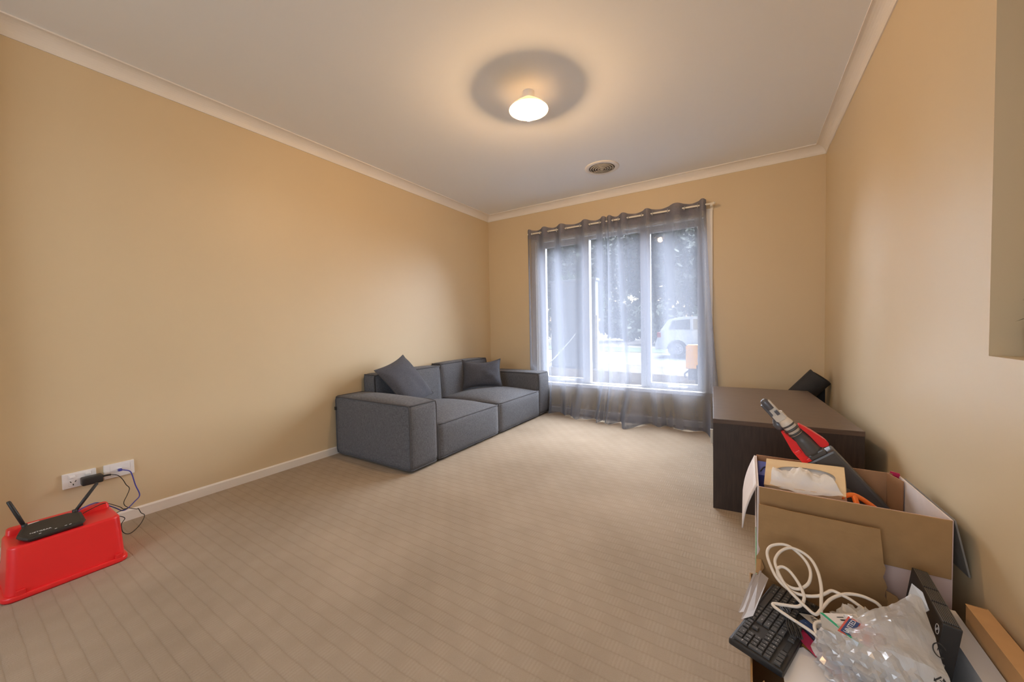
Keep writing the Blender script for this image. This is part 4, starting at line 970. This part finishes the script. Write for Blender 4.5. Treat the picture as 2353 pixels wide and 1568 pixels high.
# ------------------------------------------------------------------ plant in the wall recess
pl = thing('frosted_plant', 'frosted leafy plant standing on the recess ledge at the right edge', 'plant', (W + .088, 1.415, NZ0))
PT = Matrix.Translation((W + .088, 1.415, NZ0))
lathe('pot', [(.001, 0), (.040, 0), (.046, .03), (.050, .075), (.053, .080), (.048, .080), (.044, .07), (.001, .068)], M_cardgrey, pl, PT, 24)
M_leaf = mat('frosted_leaf', (.38, .42, .34), .6, var=(60, .25))
tube('stem', [PT @ Vector((0, 0, .06)), PT @ Vector((-.008, .004, .13)), PT @ Vector((.004, 0, .20))], .0035, M_leaf, pl, 5, 6)
def leaf(base, d, ln, wd):
    d = Vector(d).normalized(); s = d.cross(Vector((0, 0, 1))).normalized(); V = []; n = 6
    for i in range(n + 1):
        t = i / n; w_ = wd * math.sin(math.pi * min(1, t * .92 + .08)) ** .8; c = base + d * ln * t + Vector((0, 0, -.25 * ln * t * t))
        V += [c - s * w_ + Vector((0, 0, .15 * w_)), c, c + s * w_ + Vector((0, 0, .15 * w_))]
    Fc = [f for i in range(n) for f in ((3 * i, 3 * i + 1, 3 * i + 4, 3 * i + 3), (3 * i + 1, 3 * i + 2, 3 * i + 5, 3 * i + 4))]
    mesh('leaf', V, Fc, M_leaf, pl, True)
rg = random.Random(3)
for i in range(26):
    a = rg.uniform(0, 2 * math.pi); el = rg.uniform(-.2, .9); hgt = rg.uniform(.07, .20)
    leaf(PT @ Vector((0, 0, hgt)), (math.cos(a) * math.cos(el), math.sin(a) * math.cos(el), math.sin(el)), rg.uniform(.045, .078), rg.uniform(.008, .014))

# ------------------------------------------------------------------ outside: street beyond the window
G = -.25
def strip(name, d0, d1, m, z=G, ang=-14.0):
    """band of ground; d = distance from the house measured at x = 0"""
    t = math.tan(R(ang)); V = [(-60, d0 - t * 60, z), (40, d0 + t * 40, z), (40, d1 + t * 40, z), (-60, d1 - t * 60, z)]
    V = [(x, max(y, D + .17), zz) for x, y, zz in V]
    return struct(mesh(name, V, [(0, 1, 2, 3)], m))
M_road = mat('asphalt', (.095, .10, .108), .9, bump=(60, .3, .01), var=(8, .08)); M_path = mat('concrete_path', (.18, .162, .13), .9, bump=(40, .2), var=(3, .06))
M_lawn = mat('lawn', (.055, .085, .04), .95, bump=(90, .6, .02), var=(12, .25)); M_bed = mat('bark_bed', (.07, .056, .048), .95, bump=(50, .8, .03), var=(30, .35))
M_bed2 = mat('gravel_bed', (.10, .08, .068), .95, bump=(40, .8, .03), var=(25, .3))
M_kerb = mat('kerb', (.12, .115, .10), .9, var=(6, .08))
strip('garden_bed', 3.4, 8.20, M_bed, G, -14); strip('footpath', 8.20, 9.45, M_path, G + .002, -14); strip('kerb', 9.45, 9.85, M_kerb, G + .02, -14)
strip('road', 9.85, 16.9, M_road, G - .02, -10); strip('lawn', 16.9, 20.0, M_lawn, G, -12); strip('path', 20.0, 22.8, M_path, G, -14); strip('far_bed', 22.8, 70, M_bed2, G, -14)

M_fol = mat('tree_leaves', (.085, .115, .075), .7, var=(3, .35)); M_fol2 = mat('pale_leaves', (.10, .15, .06), .7, var=(3, .35)); M_bark = mat('bark', (.10, .08, .06), .9, bump=(30, .6, .02))
def tree(label, x, y, h, r, m, seed, n=1500, trunk=True, name='tree'):
    rg = random.Random(seed); t = thing(name, label, 'tree', (x, y, G), 'trees across the street')
    if trunk:
        tube('trunk', [(x, y, G), (x + .1, y, G + h * .25), (x - .05, y + .05, G + h * .6)], [.16 - .09 * i / 12 for i in range(13)], M_bark, t, 6, 8)
    V = []; Fc = []
    for i in range(n):
        u = Vector((rg.gauss(0, 1), rg.gauss(0, 1), rg.gauss(0, 1))).normalized(); rad = rg.random() ** .45
        lump = 1 + .35 * noise.noise(u * 2 + Vector((seed, 0, 0)))
        z0 = G + h * (.60 if trunk else .5)
        c = Vector((x, y, z0)) + Vector((u.x * r * rad * lump, u.y * r * rad * lump, u.z * h * (.40 if trunk else .5) * rad * lump))
        if c.z < G + .05: c.z = G + .05 + rg.random() * .3
        a = Vector((rg.uniform(-1, 1), rg.uniform(-1, 1), rg.uniform(-1, 1))).normalized(); b = a.orthogonal().normalized(); s = rg.uniform(.16, .34) * (r / 2) ** .5; k = len(V)
        V += [c - a * s, c + b * s * .45, c + a * s, c - b * s * .45]; Fc.append((k, k + 1, k + 2, k + 3))
    o = mesh('crown', V, Fc, m, t); o['kind'] = 'stuff'
    return t
for i, (x, y, h, r, m, lab) in enumerate(((-13.0, 33, 12, 3.2, M_fol, 'tall dark tree seen through the left window pane'), (-4.0, 33, 12, 3.2, M_fol, 'dark tree seen between the two window mullions'), (2.6, 28.5, 10.5, 3.2, M_fol, 'tall dark tree behind the white car'), (8.0, 25, 9.5, 2.6, M_fol2, 'paler tree seen at the right side of the window'), (-7.6, 25.6, 5.0, 1.9, M_fol2, 'small pale green tree seen through the left pane'), (-12.5, 46, 15, 5.0, M_fol, 'distant tall tree behind the dark trees on the left'), (0.2, 44, 15, 4.6, M_fol, 'distant tall tree behind the dark trees in the middle'), (10.8, 38, 14, 4.0, M_fol, 'distant tall tree at the right beyond the white car'), (-1.0, 36.5, 9, 2.4, M_fol, 'slim dark tree between the tall trees beyond the white car'))):
    tree(lab, x, y, h, r, m, 11 + i, 4600)
for i, (x, y, h, r, lab) in enumerate(((-1.8, 24.2, 2.6, 1.8, 'low dark bush left of the white car across the street'), (-11.5, 25.2, 2.6, 1.9, 'broad dark hedge at the far left across the street'), (1.8, 21.0, 2.6, 1.5, 'dark bush behind the white car'), (-5.2, 29.0, 3.0, 2.0, 'tall dark hedge in the middle beyond the far path'))):
    tree(lab, x, y, h, r, M_fol, 40 + i, 1800, False, 'bush')
# grey rendered wall in the front yard, timber post, leaning stake
gw = thing('rendered_wall', 'grey rendered wall standing in the front yard outside the left pane', 'wall', (-1.65, 10.5, G))
tag(gw, kind='thing'); M_rend = mat('grey_render', (.30, .31, .33), .9, bump=(60, .2), var=(2, .06))
box('body', (-2.37, 10.5, G), (-.93, 10.75, G + 2.55), M_rend, gw, .01); box('coping', (-2.41, 10.46, G + 2.55), (-.89, 10.79, G + 2.62), M_rend, gw, .01)
tp_ = thing('timber_post', 'pale square timber post beside the grey wall outside', 'post', (-.83, 10.3, G))
box('shaft', (-.865, 10.26, G), (-.795, 10.33, G + 1.50), mat('pale_timber', (.70, .58, .38), .8, var=(15, .1)), tp_, .004); box('cap', (-.875, 10.25, G + 1.50), (-.785, 10.34, G + 1.53), bpy.data.materials['pale_timber'], tp_, .004)
stk = thing('garden_stake', 'thin white stake leaning in front of the grey wall outside', 'stake', (-2.0, 9.3, G))
tube('shaft', [(-2.02, 9.2, G), (-1.62, 9.75, G + .60), (-1.30, 10.2, G + 1.16)], .016, M_white, stk, 3, 8); lathe('tip', [(.016, 0), (.010, .03), (.001, .05)], M_white, stk, Matrix.Translation((-1.30, 10.2, G + 1.16)), 8)

# white hatchback parked across the road
car = thing('car', 'white parked car seen through the right window pane', 'car', (2.3, 15.3, G))
M_carp = mat('car_paint', (.80, .82, .84), .25, coat=.5, var=(2, .01)); M_tyre = mat('tyre', (.03, .03, .03), .85, bump=(90, .2)); M_rim = mat('wheel_rim', (.45, .46, .48), .35, metal=.7, bump=(40, .05)); M_cargl = mat('car_glass', (.05, .07, .08), .08, coat=.5, var=(3, .1))
ccx, ccy, c_y0, c_y1 = -.10, G, 14.85, 16.45
CT = Matrix(((1, 0, 0, 0), (0, 0, 1, 0), (0, 1, 0, 0), (0, 0, 0, 1)))
def arch(cx, r, n=9): return [(cx - r * math.cos(math.pi * i / n), .30 + r * math.sin(math.pi * i / n)) for i in range(n + 1)]
prof = [(0.02, .32), (-.03, .55), (.05, .80), (.12, .98), (.30, 1.02), (3.0, .95), (3.9, .82), (4.05, .60), (4.02, .25), (3.62, .25)] + [(x, z) for x, z in arch(3.27, .36)][::-1] + [(2.9, .22), (1.1, .22)] + arch(.72, .37)[::-1] + [(.30, .26)]
extrude_xy('body', [(ccx + x, G + z) for x, z in prof], c_y0, c_y1, M_carp, car, .02, CT)
extrude_xy('cabin', [(ccx + x, G + z) for x, z in ((.10, .98), (.42, 1.42), (.9, 1.50), (1.9, 1.48), (2.9, .96))], c_y0 + .10, c_y1 - .10, M_carp, car, .03, CT)
for y0, y1 in ((c_y0 + .085, c_y0 + .105),):
    extrude_xy('side_window', [(ccx + x, G + z) for x, z in ((.42, 1.04), (.55, 1.36), (1.15, 1.40), (1.15, 1.02))], y0, y1, M_cargl, car, 0, CT)
    extrude_xy('side_window', [(ccx + x, G + z) for x, z in ((1.25, 1.02), (1.25, 1.40), (1.85, 1.38), (2.55, 1.0))], y0, y1, M_cargl, car, 0, CT)
for wx in (.72, 3.27):
    for wy in (c_y0 + .10, c_y1 - .10):
        Wm = Matrix.Translation((ccx + wx, wy, G + .31)) @ Matrix.Rotation(R(90), 4, 'X')
        wh = lathe('tyre', [(.20, -.09), (.29, -.10), (.325, -.07), (.325, .07), (.29, .10), (.20, .09)], M_tyre, car, Wm, 36)
        bm = bmesh.new(); bm_lathe(bm, [(.205, .085), (.185, .095), (.178, .06), (.06, .055), (.05, .075), (.001, .08)], Wm, 32)
        for s in range(7): bm_box(bm, (.04, -.018, .065), (.185, .018, .088), 0, Wm @ Matrix.Rotation(2 * math.pi * s / 7, 4, 'Z'))
        from_bm('rim', bm, M_rim, wh, True)
tag(box('tail_light', (ccx + .02, c_y0 - .01, G + .74), (ccx + .16, c_y0 + .16, G + .93), mat('tail_red', (.55, .05, .05), .25, var=(20, .1)), car, .02), 'red tail light')
box('bumper', (ccx - .06, c_y0 + .03, G + .28), (ccx + .08, c_y1 - .03, G + .55), M_carp, car, .03)

# yellow letterbox on a dark post
yl = thing('letterbox', 'yellow letterbox on a dark post outside the right window pane', 'letterbox', (1.98, 8.25, G))
M_yel = mat('yellow_paint', (.98, .44, .006), .5, var=(10, .06)); M_post = mat('dark_post', (.07, .07, .075), .7, var=(10, .1))
box('body', (1.76, 8.15, .085), (2.20, 8.40, .545), M_yel, yl, .02, None, False, 3); extrude_xy('lid', [(1.75, .52), (2.21, .52), (2.19, .565), (1.79, .565)], 8.14, 8.41, M_yel, yl, .008, CT)
box('label', (1.975, 8.146, .225), (2.20, 8.152, .305), M_paper, yl); 
for z in (.245, .275): box('label_stripe', (1.985, 8.143, z), (2.19, 8.147, z + .012), M_navy, yl)
box('slot_plate', (1.955, 8.144, .085), (2.03, 8.152, .165), M_post, yl)
box('post', (1.93, 8.20, G), (2.07, 8.32, .09), M_post, yl, .01); box('bracket', (1.80, 8.17, -.14), (2.02, 8.34, .085), M_post, yl, .02)
tube('latch', [(1.80, 8.2, .04), (1.74, 8.18, -.02), (1.76, 8.18, -.10)], .018, M_post, yl, 4, 8)
